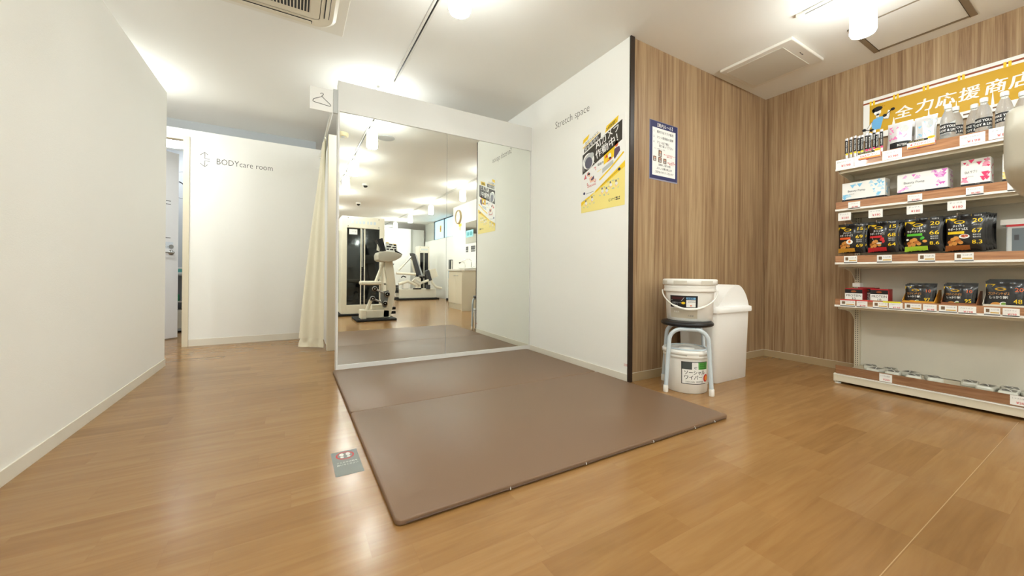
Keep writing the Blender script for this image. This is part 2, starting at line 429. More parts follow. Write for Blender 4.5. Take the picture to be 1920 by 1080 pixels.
# ------------------------------------------------------------------ mirror wall
mw_m = mat('mirror_wall_laminate', (226, 225, 220), .5)
struct(B().box(XM, 0, 0, 0, .08, HM, mw_m).box(XM, -.012, 1.945, 0, 0, HM, mw_m).box(XM, -.012, 0, 0, 0, .052, mw_m)
       .box(XM, -.014, 0, XM+.012, 0, HM, mw_m), 'wall_mirror')
edge_m = mat('mirror_polished_edge', (120, 128, 122), .2)
for i, (x0, x1, lab) in enumerate(((XM+.012, -.868, 'left wall mirror panel reflecting the exercise machines'),
                                 (-.865, -.014, 'right wall mirror panel reflecting the washbasin and poster'))):
    t = thing('wall_mirror', lab, 'mirror', ((x0+x1)/2, -.004, .052), 'wall mirrors of the stretch space')
    B().rect(plane((x0, -.0045, .052), (1, 0, 0), (0, 0, 1)), 0, 0, x1-x0, 1.945-.052, mirror_m, 0).build('glass', t)
    B().box(x0, -.0040, .052, x1, -.0005, 1.945, edge_m).build('backing', t)
# hanger sign, flag mounted at the end of the header
hs = thing('changing_room_sign', 'small white flag sign with a black clothes hanger beside the mirror header', 'sign', (-1.83, .0, 1.93))
B().box(-1.755, -.012, 1.925, XM, .012, 2.10, grey_l, r=.002).build('bracket', hs)
B().box(-1.908, -.004, 1.925, -1.755, .004, 2.09, paper, r=.001).build('plate', hs)
Fh = plane((-1.83, -.0045, 2.0), (1, 0, 0), (0, 0, 1))
hp = [(-.058, -.012), (-.052, .0), (0, .027), (.054, -.018), (.060, -.028), (.052, -.033), (-.050, -.022), (-.058, -.018)]
hb = B().line(Fh, hp, .004, ink, 1, closed=True)
hb.line(Fh, [(0, .026), (.001, .036), (.008, .040), (.009, .048), (.002, .053), (-.007, .050), (-.009, .044)], .004, ink, 1)
hb.build('hanger_print', hs)
# curtain rail and curtain
tag(B().tube([(-1.735, .08, 2.075), (-1.735, YB, 2.075)], .011, white_gl, 10).box(-1.75, 1.72, 2.05, -1.72, YB-.001, 2.10, white_gl)
    .build('curtain_rail', loc=(-1.735, 1.0, 2.075)), 'white curtain rail running from mirror wall to the body care partition', 'curtain rail')
cur_m = mat('cream_curtain_cloth', (243, 237, 214), .85, bump=.3, bscale=500, spec=.1)
ct = thing('curtain', 'cream cloth curtain bunched at the end of its rail by the changing space', 'curtain', (-1.83, 1.05, .02))
def curtain_sheet(top, bot, z0, z1, folds, amp, nx=72, nz=24):
    vs = []; fs = []
    (tx0, ty0), (tx1, ty1) = top; (bx0, by0), (bx1, by1) = bot
    for j in range(nz+1):
        f = j/nz; z = z0+(z1-z0)*f; g = f**1.1
        for i in range(nx+1):
            u = i/nx
            x = (bx0+(bx1-bx0)*u)*(1-g)+(tx0+(tx1-tx0)*u)*g; y = (by0+(by1-by0)*u)*(1-g)+(ty0+(ty1-ty0)*u)*g
            d = V((by1-by0, -(bx1-bx0), 0)); d.normalize()
            a = amp*(.55+.45*g)*math.sin(u*folds*2*PI+.6*math.sin(3*f)) + .004*math.sin(9*u+5*f)
            vs.append(V((x, y, z))+d*a)
    for j in range(nz):
        for i in range(nx): k = j*(nx+1)+i; fs.append((k, k+1, k+nx+2, k+nx+1))
    return vs, fs
vs, fs = curtain_sheet(((-1.745, 1.22), (-1.735, .97)), ((-1.945, 1.14), (-1.735, .97)), .10, 2.06, 2.2, .014)
B().add(vs, fs, cur_m, True).build('cloth', ct)
vs, fs = curtain_sheet(((-1.93, 1.142), (-1.735, .97)), ((-1.948, 1.14), (-1.735, .97)), .018, .102, 2.2, .010, nz=3)
B().add([q+V((-.002, -.003, 0)) for q in vs], fs, cur_m, True).build('hem', ct)

# ------------------------------------------------------------------ folding mat
mat_m = mat('brown_vinyl_leather', (126, 100, 78), .42, bump=.15, bscale=300, spec=.4)
mt = thing('folding_mat', 'large brown vinyl folding exercise mat on the floor before the mirrors', 'mat', (-.89, -.98, 0))
MX0, MX1 = -1.742, -.036
def pad(y0, y1):
    b = B(); bm = bmesh.new(); bmesh.ops.create_cube(bm, size=1)
    for q in bm.verts: q.co = V(((MX0+MX1)/2+q.co.x*(MX1-MX0), (y0+y1)/2+q.co.y*(y1-y0), .0105+q.co.z*.019))
    ve = [e for e in bm.edges if abs(e.verts[0].co.z-e.verts[1].co.z) > .01]
    bmesh.ops.bevel(bm, geom=ve, offset=.022, segments=5, affect='EDGES', profile=.5)
    he = [e for e in bm.edges if abs(e.verts[0].co.z-e.verts[1].co.z) < .001]
    bmesh.ops.bevel(bm, geom=he, offset=.005, segments=3, affect='EDGES', profile=.5)
    bm.verts.index_update()
    b.add([q.co.copy() for q in bm.verts], [[q.index for q in f.verts] for f in bm.faces], mat_m, True); bm.free(); return b
pad(-1.955, -.970).build('panel', mt)
pad(-.970, -.008).build('panel', mt)
zb = B()
zb.tube([(MX0+.03, -1.9565, .008), (MX1-.03, -1.9565, .008)], .0022, mat('mat_seam', (92, 70, 54), .5), 6)
zb.build('zip', mt)
for x in (-1.36, -1.02, -.63, -.33, -.17):
    B().tube([(x, -1.958, .006), (x, -1.966, .010), (x+.003, -1.958, .014)], .0022, chrome, 6).build('zip_pull', mt)
struct(B().rect(plane((-2.86, -2.7285, 0), (1, 0, 0), (0, 1, 0)), 0, 0, 4.1, .0018, mat('vinyl_weld_line', (190, 152, 102), .4), .4), 'trim_4')

# floor sticker
Ff = plane((-1.866, -1.572, 0.0004), (1, 0, 0), (0, 1, 0))
fs_ = B().rect(Ff, 0, 0, .098, .206, mat('grey_floor_sticker', (132, 136, 131), .45), 0)
fs_.ell(Ff, .049, .163, .034, .034, red, 1, 28, hole=.84)
for dx in (-.012, .012):
    fs_.ell(Ff, .049+dx, .172, .0085, .014, paper, 2, 14); fs_.ell(Ff, .049+dx, .149, .007, .007, paper, 2, 12)
Ff2 = plane((-1.866+.080, -1.572+.118, .0004), (0, -1, 0), (1, 0, 0))
fs_.text(plane((-1.866, -1.572, .0004), (1, 0, 0), (0, 1, 0)), 'ここからは靴を', .012, .098, .0125, paper, 2, bold=.02, fit=.076)
fs_.text(plane((-1.866, -1.572, .0004), (1, 0, 0), (0, 1, 0)), '脱いでください', .012, .078, .0125, paper, 2, bold=.02, fit=.076)
tag(fs_.build('floor_sticker', loc=(-1.82, -1.47, 0)), 'small grey floor sticker with shoe prints in a red ring beside the mat', 'sticker')

# ------------------------------------------------------------------ ceiling fittings
def track(y0, y1, x, label, grp='lamp tracks on the ceiling'):
    t = thing('lighting_track', label, 'lighting track', (x, (y0+y1)/2, H), grp)
    B().box(x-.018, y0, H-.016, x-.006, y1, H, white_gl).box(x+.006, y0, H-.016, x+.018, y1, H, white_gl).box(x-.018, y0, H-.003, x+.018, y1, H, white_gl).build('rail', t)
    B().box(x-.006, y0+.01, H-.006, x+.006, y1-.01, H-.0035, black).build('slot', t)
    for y in (y0, y1): B().box(x-.019, y-.02, H-.018, x+.019, y+.02, H, white_pl, r=.003).build('end_cap', t)
track(-11.6, .24, -1.265, 'long white lighting track with black slot running over the mirror wall')
track(-11.6, -1.95, .74, 'white lighting track ending near the ceiling vent by the wood wall')
track(-6.6, -2.5, -2.42, 'short white unseen track added behind the picture for fill lamps')  # added out of view, only to carry lamps that lift the ambient light
def lamp(x, y, lab, p=1.0):
    t = thing('track_lamp', lab, 'lamp', (x, y, H-.016), 'frosted glass lamps hanging from the ceiling tracks')
    B().box(x-.017, y-.055, H-.040, x+.017, y+.055, H-.0165, white_pl, r=.004).build('track_adapter', t)
    B().lathe([(.008, 0), (.008, -.035)], (x, y, H-.040), white_pl, 14).lathe([(.012, -.035), (.03, -.045), (.03, -.06)], (x, y, H-.040), white_pl, 20).build('stem', t)
    B().lathe([(.02, -.058), (.045, -.064), (.055, -.085), (.058, -.24), (.052, -.252)], (x, y, H-.040), mat('lit_frosted_glass_%d' % (p*100), (249, 254, 252), .4, emit=LAMP*p*.55), 28, caps=False).build('lamp_shade', t)
    B().lathe([(.051, -.2515), (.002, -.254)], (x, y, H-.040), mat('lit_lamp_opening_%d' % (p*100), (249, 254, 252), .4, emit=LAMP*p*3.1), 28, caps=False).build('lit_opening', t)
lamp(-1.265, -1.24, 'lit frosted lamp at the top edge of the picture, reflected nearest in the mirror', .8)
lamp(-1.265, -2.60, 'lit frosted lamp on the left track, second nearest in the mirror reflection', .55)
lamp(-1.265, -3.56, 'lit frosted lamp on the left track, third in the mirror reflection', .65)
lamp(-1.265, -5.3, 'lit frosted lamp on the left track above the tall black exercise tower')
lamp(-1.265, -7.4, 'lit frosted lamp on the left track far behind the tall exercise tower')
lamp(.74, -2.25, 'lit frosted lamp hanging in front of the ceiling hatch by the shop shelf', .72)
lamp(.74, -3.46, 'lit frosted lamp in the mirror right beside the dark wall corner', .8)
lamp(.74, -5.32, 'lit frosted lamp in the mirror left of the panel joint, largest of four')
lamp(.74, -7.07, 'lit frosted lamp second of the receding row in the left mirror')
lamp(.74, -8.75, 'lit frosted lamp third of the receding row in the left mirror')
lamp(.74, -10.6, 'lit frosted lamp last of the receding row in the left mirror')
lamp(-1.36, .45, 'lit frosted lamp behind the mirror wall header in the changing space', .7)
lamp(-3.25, 1.15, 'lit frosted lamp in the corridor beyond the left partition, near doorway')
lamp(-3.4, -.6, 'lit frosted lamp in the corridor behind the left partition')
lamp(-2.42, -3.7, 'unseen added fill lamp nearest the front on the track behind the picture', .45)  # this lamp and the next two are added fill, never in view
lamp(-2.42, -4.4, 'unseen added fill lamp in the middle of the track behind the picture', 1.5)
lamp(-2.42, -6.0, 'unseen added fill lamp at the rear of the track behind the picture', 1.2)
lamp(-2.6, 3.0, 'lit frosted lamp above the body care room', .5)

# cassette air conditioner
ac = thing('ceiling_air_conditioner', 'ivory ceiling cassette air conditioner with black slatted grille', 'air conditioner', (-2.19, -.675, H))
ac_m = mat('ivory_ac_plastic', (232, 224, 203), .4)
B().box(-2.665, -1.15, H-.008, -1.715, -.20, H, mat('white_ac_frame', (238, 234, 222), .5), r=.003).build('frame', ac)
def rrect(x0, y0, x1, y1, r, n=8):
    P = []
    for cx, cy, a0 in ((x1-r, y1-r, 0), (x0+r, y1-r, PI/2), (x0+r, y0+r, PI), (x1-r, y0+r, 1.5*PI)):
        P += [(cx+r*math.cos(a0+PI/2*i/n), cy+r*math.sin(a0+PI/2*i/n)) for i in range(n+1)]
    return P
Fc = lambda x, y, k=0: V((x, y, H-k*.0005))
cb = B(); P0 = rrect(-2.60, -1.10, -1.775, -.265, .13); P1 = rrect(-2.58, -1.08, -1.795, -.285, .115); n = len(P0)
A = [Fc(x, y, 16) for x, y in P0]; Bq = [Fc(x, y, 56) for x, y in P0]; Cq = [Fc(x, y, 80) for x, y in P1]
cb.add(A+Bq+Cq, [(i, (i+1) % n, n+(i+1) % n, n+i) for i in range(n)]+[(n+i, n+(i+1) % n, 2*n+(i+1) % n, 2*n+i) for i in range(n)]+[tuple(range(2*n, 3*n))], ac_m)
cb.build('body', ac)
gb = B().box(-2.44, -.93, H-.0435, -1.93, -.42, H-.040, black)
for i in range(29):
    x = -2.435+i*.0175; gb.box(x, -.925, H-.048, x+.006, -.425, H-.0435, ac_m)
gb.build('grille', ac)
gb = B()
for s in (0, 1):
    gb.line(Fc, rrect(-2.50, -.99, -1.87, -.36, .03), .003, mat('panel_joint', (170, 160, 138), .5), 81, closed=True)
gb.build('panel_joint', ac)
for x0, y0, x1, y1 in ((-1.848, -.95, -1.818, -.40), (-2.555, -.95, -2.525, -.40), (-2.46, -.335, -1.91, -.305), (-2.46, -1.055, -1.91, -1.025)):
    B().box(x0, y0, H-.0415, x1, y1, H-.040, black).box(x0+.006, y0+.005, H-.046, x1-.004, y1-.005, H-.043, ac_m).build('louvre', ac)

# square ventilation cover
vt = thing('ventilation_cover', 'square white raised ventilation cover on the ceiling by the wood wall', 'vent', (1.19, -1.565, H))
vm = mat('vent_white', (236, 232, 222), .45)
vb = B().box(.946, -1.818, H-.022, 1.444, -1.312, H, vm, r=.006)
vb.build('frame', vt)
B().box(.99, -1.74, H-.026, 1.40, -1.345, H-.022, mat('vent_panel', (214, 209, 196), .55), r=.003).build('panel', vt)
B().box(1.17, -1.775, H-.0235, 1.185, -1.77, H-.022, black).box(1.195, -1.775, H-.0235, 1.22, -1.768, H-.022, ink_g).build('indicator', vt)
# inspection hatch
ht = thing('ceiling_hatch', 'square ceiling inspection hatch with aluminium frame near the shop banner', 'hatch', (1.435, -2.28, H))
al = mat('brushed_aluminium', (165, 156, 140), .35, metal=.8)
hb = B().box(1.19, -2.065, H-.006, 1.68, -2.035, H, al).box(1.19, -2.52, H-.006, 1.68, -2.49, H, al)
hb.box(1.66, -2.52, H-.004, 1.68, -2.035, H, al).box(1.19, -2.52, H-.004, 1.20, -2.035, H, al); hb.build('frame', ht)
B().box(1.202, -2.488, H-.004, 1.652, -2.067, H-.0005, ceil_m).build('panel', ht)
hb = B().box(1.19, -2.067, H-.0065, 1.68, -2.0645, H-.0055, black).box(1.19, -2.4905, H-.0065, 1.68, -2.488, H-.0055, black); hb.build('gap', ht)
# ceiling items seen in the mirror
sd = thing('smoke_detector', 'cream round heat detector on the ceiling, at left edge of the mirror', 'detector', (-1.50, -1.80, H))
B().lathe([(.062, 0), (.062, -.035), (.052, -.042)], (-1.50, -1.80, H), mat('cream_detector', (232, 220, 180), .5), 28).build('base', sd)
B().lathe([(.02, -.042), (.02, -.048)], (-1.50, -1.80, H), grey_l, 16).build('sensor', sd)
tag(B().lathe([(.105, 0), (.105, -.004), (.095, -.008)], (-1.03, -1.69, H), grey_l, 36).build('ceiling_speaker', loc=(-1.03, -1.69, H)),
    'flat round grey ceiling speaker beside the nearest lamp in the mirror', 'speaker')
for x, y, l in ((-.84, -4.35, 'nearer'), (-.665, -6.42, 'farther')):
    t = thing('dome_camera', l+' of two small black and white dome cameras on the ceiling', 'camera', (x, y, H), 'dome cameras seen in the mirror')
    B().lathe([(.055, 0), (.055, -.025), (.045, -.035)], (x, y, H), white_pl, 24).build('housing', t)
    B().lathe([(.04, -.035), (.036, -.055), (.02, -.068), (.004, -.072)], (x, y, H), black_g, 20).build('dome', t)

# ------------------------------------------------------------------ poster and notice
pt_ = thing('camera_poster', 'yellow and black AI camera warning poster on the white stretch wall', 'poster', (-.001, -.974, 1.24))
Fp = plane((-.0015, -.745, 1.238), (0, -1, 0), (0, 0, 1))
pw, ph = .458, .652
P = B().box(-.0015, -.745-pw, 1.238, -.0004, -.745, 1.238+ph, paper); P.build('sheet', pt_)
dk = mat('poster_charcoal', (56, 50, 42), .5); org = mat('orange_ink', (232, 110, 60), .5); pur = mat('purple_ink', (92, 70, 96), .5)
skin = mat('poster_skin', (242, 196, 168), .6); blu = mat('blue_ink', (120, 178, 216), .5); navy = mat('navy_ink', (40, 44, 92), .45)
a_ = math.radians(19.3)
P = B()
P.poly(Fp, [(.012, .305), (.43, .468), (.43, .612), (.27, .556), (.012, .462)], dk, 1)
P.poly(Fp, [(.03, .478), (.215, .545), (.215, .585), (.03, .518)], dk, 1)
P.text(Fp, '安全見守り', .038, .486, .036, paper, 2, rot=a_, shear=.1, bold=.02, fit=.165)
P.text(Fp, '防犯カメラで', .045, .535, .026, ink_g, 2, rot=a_, shear=.1)
P.poly(Fp, [(.012, .552), (.075, .578), (.09, .612), (.02, .585)], yel_b, 1)
P.poly(Fp, [(.015, .515), (.20, .588), (.20, .594), (.015, .523)], yel_b, 1)
P.poly(Fp, [(.26, .565), (.385, .608), (.395, .652), (.275, .612)], yel_b, 1)
P.text(Fp, '24時間！', .275, .575, .03, dk, 2, rot=a_, shear=.1, bold=.02, fit=.105)
P.text(Fp, 'AIカメラ', .165, .468, .074, paper, 2, rot=a_, shear=.12, bold=.03, fit=.25)
P.text(Fp, '作動中！', .165, .395, .068, paper, 2, rot=a_, shear=.12, bold=.03, fit=.24)
P.ell(Fp, .082, .40, .066, .062, paper, 3, 26, rot=.35); P.ell(Fp, .088, .425, .058, .030, grey_l, 4, 24, rot=.35)
P.ell(Fp, .085, .385, .042, .045, mat('dome_glass_print', (92, 90, 104), .4), 5, 24)
P.line(Fp, [(.03, .33), (.028, .375)], .004, paper, 3); P.line(Fp, [(.13, .385), (.155, .365)], .004, paper, 3)
# alert frame, figure
for q in ([(.07, .285), (.07, .305), (.09, .312)], [(.145, .33), (.165, .336), (.165, .31)], [(.07, .23), (.07, .21), (.09, .212)], [(.145, .222), (.165, .228), (.165, .245)]):
    P.line(Fp, q, .006, red, 1)
P.ell(Fp, .09, .288, .012, .013, skin, 1, 12); P.ell(Fp, .088, .297, .014, .009, ink, 2, 12)
P.poly(Fp, [(.09, .262), (.12, .275), (.15, .25), (.155, .232), (.105, .225)], skin, 1)
P.poly(Fp, [(.11, .25), (.145, .275), (.148, .25), (.12, .237)], pur, 2)
P.poly(Fp, [(.03, .262), (.062, .268), (.046, .302)], red, 1); P.text(Fp, '!', .040, .268, .028, paper, 2, bold=.03)
P.text(Fp, 'WARNING', .070, .188, .022, red, 1, rot=.12, bold=.01, fit=.10)
P.text(Fp, '録画中', .185, .335, .022, dk, 1, rot=.15, bold=.02); P.line(Fp, [(.18, .292), (.225, .305)], .005, yel_l, 1)
P.poly(Fp, [(.25, .33), (.36, .37), (.36, .445), (.25, .41)], yel_b, 1)
P.ell(Fp, .31, .383, .016, .02, paper, 2, 14); P.ell(Fp, .315, .366, .012, .008, ink, 3, 12)
P.poly(Fp, [(.262, .372), (.29, .38), (.276, .402)], red, 2); P.line(Fp, [(.285, .345), (.335, .362)], .009, org, 2)
P.ell(Fp, .375, .452, .018, .022, org, 1, 18); P.poly(Fp, [(.352, .36), (.355, .415), (.37, .425), (.405, .428), (.412, .395), (.36, .345)], pur, 2)
P.poly(Fp, [(.235, .27), (.345, .315), (.345, .345), (.235, .305)], grey_l, 1)
P.line(Fp, [(.205, .225), (.32, .29), (.445, .375)], .013, yel_b, 2)
# lower yellow field
P.poly(Fp, [(0, 0), (pw, 0), (pw, .315), (.15, .145), (0, .088)], yel_l, 1)
P.poly(Fp, [(.16, .135), (pw, .27), (pw, .31), (.16, .15)], yel_b, 2)
P.poly(Fp, [(0, .055), (.12, .12), (.145, .14), (0, .085)], yel_b, 2)
P.line(Fp, [(.22, .175), (.40, .262)], .003, dk, 3); P.ell(Fp, .405, .262, .013, .011, navy, 3, 12)
P.line(Fp, [(.055, .145), (.145, .152)], .003, ink_g, 3); P.ell(Fp, .036, .152, .012, .011, navy, 3, 12)
for x, y in ((.055, .055), (.125, .075), (.235, .12), (.32, .15), (.28, .115), (.375, .15)):
    P.ell(Fp, x, y+.035, .008, .009, ink_g, 3, 10); P.ell(Fp, x+.004, y+.015, .014, .012, paper, 3, 12); P.line(Fp, [(x-.006, y+.01), (x+.002, y-.008)], .007, skin, 4)
    for sx, sy in ((-1, -1), (1, -1), (1, 1), (-1, 1)):
        P.line(Fp, [(x+sx*.026, y+.015+sy*.022), (x+sx*.026, y+.015+sy*.03), (x+sx*.014, y+.015+sy*.03)], .003, blu, 3)
P.text(Fp, 'GYM', .30, .045, .028, dk, 3, rot=.06, bold=-.01, fit=.062)
P.poly(Fp, [(.372, .068), (.386, .069), (.398, .063), (.412, .071), (.412, .062), (.372, .060)], ink, 3)
P.poly(Fp, [(.372, .047), (.412, .048), (.412, .057), (.398, .052), (.386, .056), (.372, .053)], ink, 3)
P.build('print', pt_)

nt_ = thing('rules_notice', 'laminated navy bordered gym rules notice on the wood wall', 'notice', (.362, YW-.001, 1.445))
Fn = plane((.205, YW-.002, 1.445), (1, 0, 0), (0, 0, 1))
B().box(.203, YW-.0018, 1.441, .521, YW-.0003, 1.873, mat('laminate_film', (150, 150, 165), .15)).build('laminate', nt_)
P = B().rect(Fn, .003, .005, .311, .425, navy, 1).rect(Fn, .028, .030, .288, .378, paper, 2)
P.text(Fn, '【館内ルール】', .157, .388, .030, paper, 3, 'CENTER', bold=.02, fit=.19)
for (tx, x, y, h, f) in (('1.', .038, .345, .02, 0), ('館内ではマスク着用', .075, .343, .022, .185), ('2.', .038, .305, .02, 0), ('マシン使用後の清掃', .075, .303, .022, .185),
                         ('3.', .038, .268, .02, 0), ('マシンは丁寧に', .075, .266, .022, .14), ('取り扱って下さい', .10, .242, .022, .16),
                         ('皆様のご協力の程', .095, .105, .018, .135), ('よろしくお願い致します', .075, .078, .018, .175), ('ご協力ありがとうございます', .055, .05, .018, .21)):
    P.text(Fn, tx, x, y, h, ink, 3, bold=.012, **({'fit': f} if f else {}))
P.text(Fn, 'スタッフ着用例 マシン周辺', .045, .222, .010, ink_g, 3)
for tx, x, y in (('使ったら必ず拭きましょう', .155, .190), ('お願いします', .185, .178), ('ご注意', .24, .145), ('無断での持込は禁止', .195, .135), ('厳守のこと', .215, .125)):
    P.text(Fn, tx, x, y, .011, red, 3, bold=.02)
br = mat('photo_brown', (104, 72, 52), .5)
for x, y, w, h in ((.095, .172, .036, .046), (.038, .132, .032, .036), (.093, .128, .036, .040), (.150, .126, .034, .038)):
    P.rect(Fn, x, y, x+w, y+h, br, 3); P.ell(Fn, x+w*.5, y+h*.7, w*.22, h*.16, skin, 4, 10); P.poly(Fn, [(x+w*.2, y+h*.1), (x+w*.8, y+h*.1), (x+w*.65, y+h*.55), (x+w*.35, y+h*.55)], grey_l, 4)
P.build('print', nt_)
# tiny maker mark near the trim
tag(B().text(plane((-.0005, -1.205, .11), (0, -1, 0), (0, 0, 1)), '注意', 0, 0, .02, red, 1).build('wall_mark', loc=(0, -1.21, .1)), 'tiny reddish mark low on the white wall by the dark trim', 'mark')

# ------------------------------------------------------------------ stool, buckets, bin
stool = thing('round_stool', 'round stool with black seat and light blue tube legs under the bucket', 'stool', (.255, -1.515, 0))
leg_m = mat('pale_blue_tube_paint', (205, 216, 222), .3)
cx, cy = .255, -1.512; L = [(.062, -1.500), (.232, -1.700), (.448, -1.524), (.273, -1.320)]
def arch(p, q, h, rr=.075):
    p, q = V(p+(0,)), V(q+(0,)); d = (q-p).normalized(); w = (q-p).length; ins = .018
    pts = [p+V((0, 0, .02))]
    for i in range(9):
        t = PI/2*i/8; pts.append(p + d*(ins+rr*(1-math.cos(t))) + V((0, 0, h-rr+rr*math.sin(t))))
    for i in range(9):
        t = PI/2*(8-i)/8; pts.append(q - d*(ins+rr*(1-math.cos(t))) + V((0, 0, h-rr+rr*math.sin(t))))
    pts.append(q+V((0, 0, .02))); return pts
SH = .418
for i, (a, b) in enumerate(((L[0], L[1]), (L[3], L[2]))):
    pts = arch(a, b, SH-.013 - i*.0)
    m = len(pts)//2
    B().tube(pts[:m+1], .0125, leg_m, 12).build('leg', stool); B().tube(pts[m:], .0125, leg_m, 12).build('leg', stool)
for x, y in L:
    B().lathe([(.0135, 0), (.0155, .003), (.0150, .04), (.0135, .044)], (x, y, 0), white_pl, 14).build('foot_cap', stool)
ring = [(cx+.118*math.cos(t), cy+.118*math.sin(t), .27) for t in [2*PI*i/36 for i in range(36)]]
B().tube(ring, .005, leg_m, 8, closed=True).build('brace_ring', stool)
sb = B().lathe([(.05, -.004), (.150, 0), (.158, .006), (.160, .016), (.154, .026), (.12, .030), (.03, .031)], (cx, cy, SH), mat('black_seat_vinyl', (22, 22, 24), .35), 48)
sb.build('seat', stool)

def cylmap(cx, cy, z0, r0, r1, h, a0):
    """x metres round the wall from angle a0, y up"""
    def F(x, y, k=0):
        r = r0+(r1-r0)*y/h + k*.0005; a = a0 + x/((r0+r1)/2)
        return V((cx+r*math.cos(a), cy+r*math.sin(a), z0+y))
    return F
va = math.atan2(-3.063-cy, -2.009-cx)      # angle facing the camera
# upper bucket
bk = thing('bucket', 'larger white lidded bucket with black label and bail handle on the stool', 'bucket', (.305, -1.495, SH+.031))
bx, by, bz = .305, -1.495, SH+.031
KS = .93
B().lathe([(.135, 0), (.140, .004), (.150, .205), (.150, .206)], (bx, by, bz), white_pl, 56).build('body', bk)
B().lathe([(.151, .188), (.160, .190), (.162, .198), (.157, .212), (.158, .215), (.158, .228), (.154, .236)], (bx, by, bz), white_pl, 56).build('rim', bk)
lb = B().lathe([(.163, .234), (.168, .238), (.168, .262), (.165, .270), (.158, .272), (.154, .262), (.03, .262)], (bx, by, bz), white_pl, 56)
lb.build('lid', bk)
Fl = cylmap(bx, by, bz+.236, .1685, .1685, .03, va)
for x in (-.24, -.10, .07, .21): B().rect(Fl, x, .002, x+.085, .026, mat('lid_recess', (214, 208, 194), .5), .6, 6).build('lid_recess', bk)
Fk = cylmap(bx, by, bz, .1402, .1505, .205, va)
P = B().rect(Fk, -.128, .020, .048, .082, mat('label_silver', (190, 180, 160), .3), 1, 14)
P.rect(Fk, -.128, .088, .048, .165, black, 1, 14)
P.rect(Fk, -.114, .140, -.035, .156, mat('label_maroon', (70, 22, 26), .4), 2, 8)
P.line(Fk, [(-.116, .136), (-.045, .134), (-.030, .154)], .003, grey_l, 3)
P.text(Fk, '多目的クリーナー', -.112, .112, .015, grey_l, 2, bold=.02, fit=.07); P.rect(Fk, -.114, .098, -.07, .103, grey_l, 2, 4)
P.ell(Fk, -.036, .118, .012, .008, yel_b, 3, 16); P.rect(Fk, -.018, .092, .036, .138, paper, 3, 5); P.rect(Fk, -.018, .142, .036, .155, blu, 3, 5)
P.text(Fk, '除菌用', -.012, .144, .012, navy, 4, bold=.02); P.text(Fk, '品質保証', -.008, .122, .011, ink_g, 4); P.ell(Fk, .009, .102, .006, .004, org, 4, 10)
P.text(Fk, '業務用', -.10, .055, .013, paper, 2); P.text(Fk, '大容量', -.01, .032, .012, ink_g, 2)
P.build('label', bk)
# bail handle hanging forward
hd = V((math.cos(va), math.sin(va), 0)); sd_ = V((-math.sin(va), math.cos(va), 0))
pts = []; rs = []
for i in range(31):
    t = -PI/2 + PI*i/30; c = V((bx, by, bz+.195))
    pts.append(c + sd_*.168*math.sin(t) + hd*(.164*math.cos(t)+.012) + V((0, 0, -.115*math.cos(t)**1.2 if math.cos(t) > 0 else 0)))
    rs.append(.0045 + (.003 if abs(i-15) < 6 else 0))
B().tube(pts, .005, white_gl, 10, rs=rs).build('bail_handle', bk)
# lower bucket
b2 = thing('bucket', 'smaller white wipe bucket with green and grey label on the floor under the stool', 'bucket', (.240, -1.52, 0))
bx, by = .240, -1.520
B().lathe([(.118, 0), (.124, .005), (.134, .235)], (bx, by, 0), white_pl, 56).build('body', b2)
B().lathe([(.137, .222), (.143, .224), (.143, .238), (.139, .241)], (bx, by, 0), white_pl, 56).build('rim', b2)
B().lathe([(.140, .241), (.147, .243), (.148, .262), (.143, .270), (.130, .272), (.126, .262), (.05, .262), (.045, .270), (.04, .274), (.01, .275)], (bx, by, 0), white_pl, 56).build('lid', b2)
Fl = cylmap(bx, by, .238, .1485, .1485, .03, va)
lt = B().rect(Fl, .005, -.008, .075, .010, white_gl, 5, 8); lt.build('lid_tab', b2)
Fk = cylmap(bx, by, 0, .1242, .1345, .235, va)
gg = mat('label_green', (88, 170, 74), .4); dg = mat('label_slate', (78, 84, 82), .4)
P = B(); Fo = Fk
Fk = lambda x, y, k=0: Fo(x*1.22-.018, .062+(y-.062)*1.04, k)
P.rect(Fk, -.008, .062, .128, .198, ink, 1, 16).rect(Fk, -.004, .066, .128, .194, paper, 2, 16)
P.rect(Fk, -.004, .152, .042, .194, dg, 3, 6).rect(Fk, .042, .152, .075, .190, paper, 3, 4).rect(Fk, .072, .152, .128, .194, gg, 3, 7)
P.ell(Fk, .060, .162, .008, .007, grey_m, 4, 14, hole=.6); P.poly(Fk, [(.062, .152), (.072, .152), (.072, .166), (.064, .164)], paper, 5)
for y in (.184, .171, .158): P.text(Fk, 'ウイルス除去', .080, y-.003, .0095, ink, 4, bold=.02, fit=.042)
P.text(Fk, 'ソーシャル', .004, .122, .030, ink, 3, bold=.02, fit=.108); P.text(Fk, 'ワイパー', .004, .092, .030, ink, 3, bold=.02, fit=.092)
P.text(Fk, 'SOCIAL WIPER', .012, .072, .014, ink, 3, fit=.092)
P.ell(Fk, .122, .098, .016, .024, red, 4, 18); P.ell(Fk, .124, .098, .010, .015, mat('orange_fill', (240, 150, 50), .5), 5, 16)
P.build('label', b2)
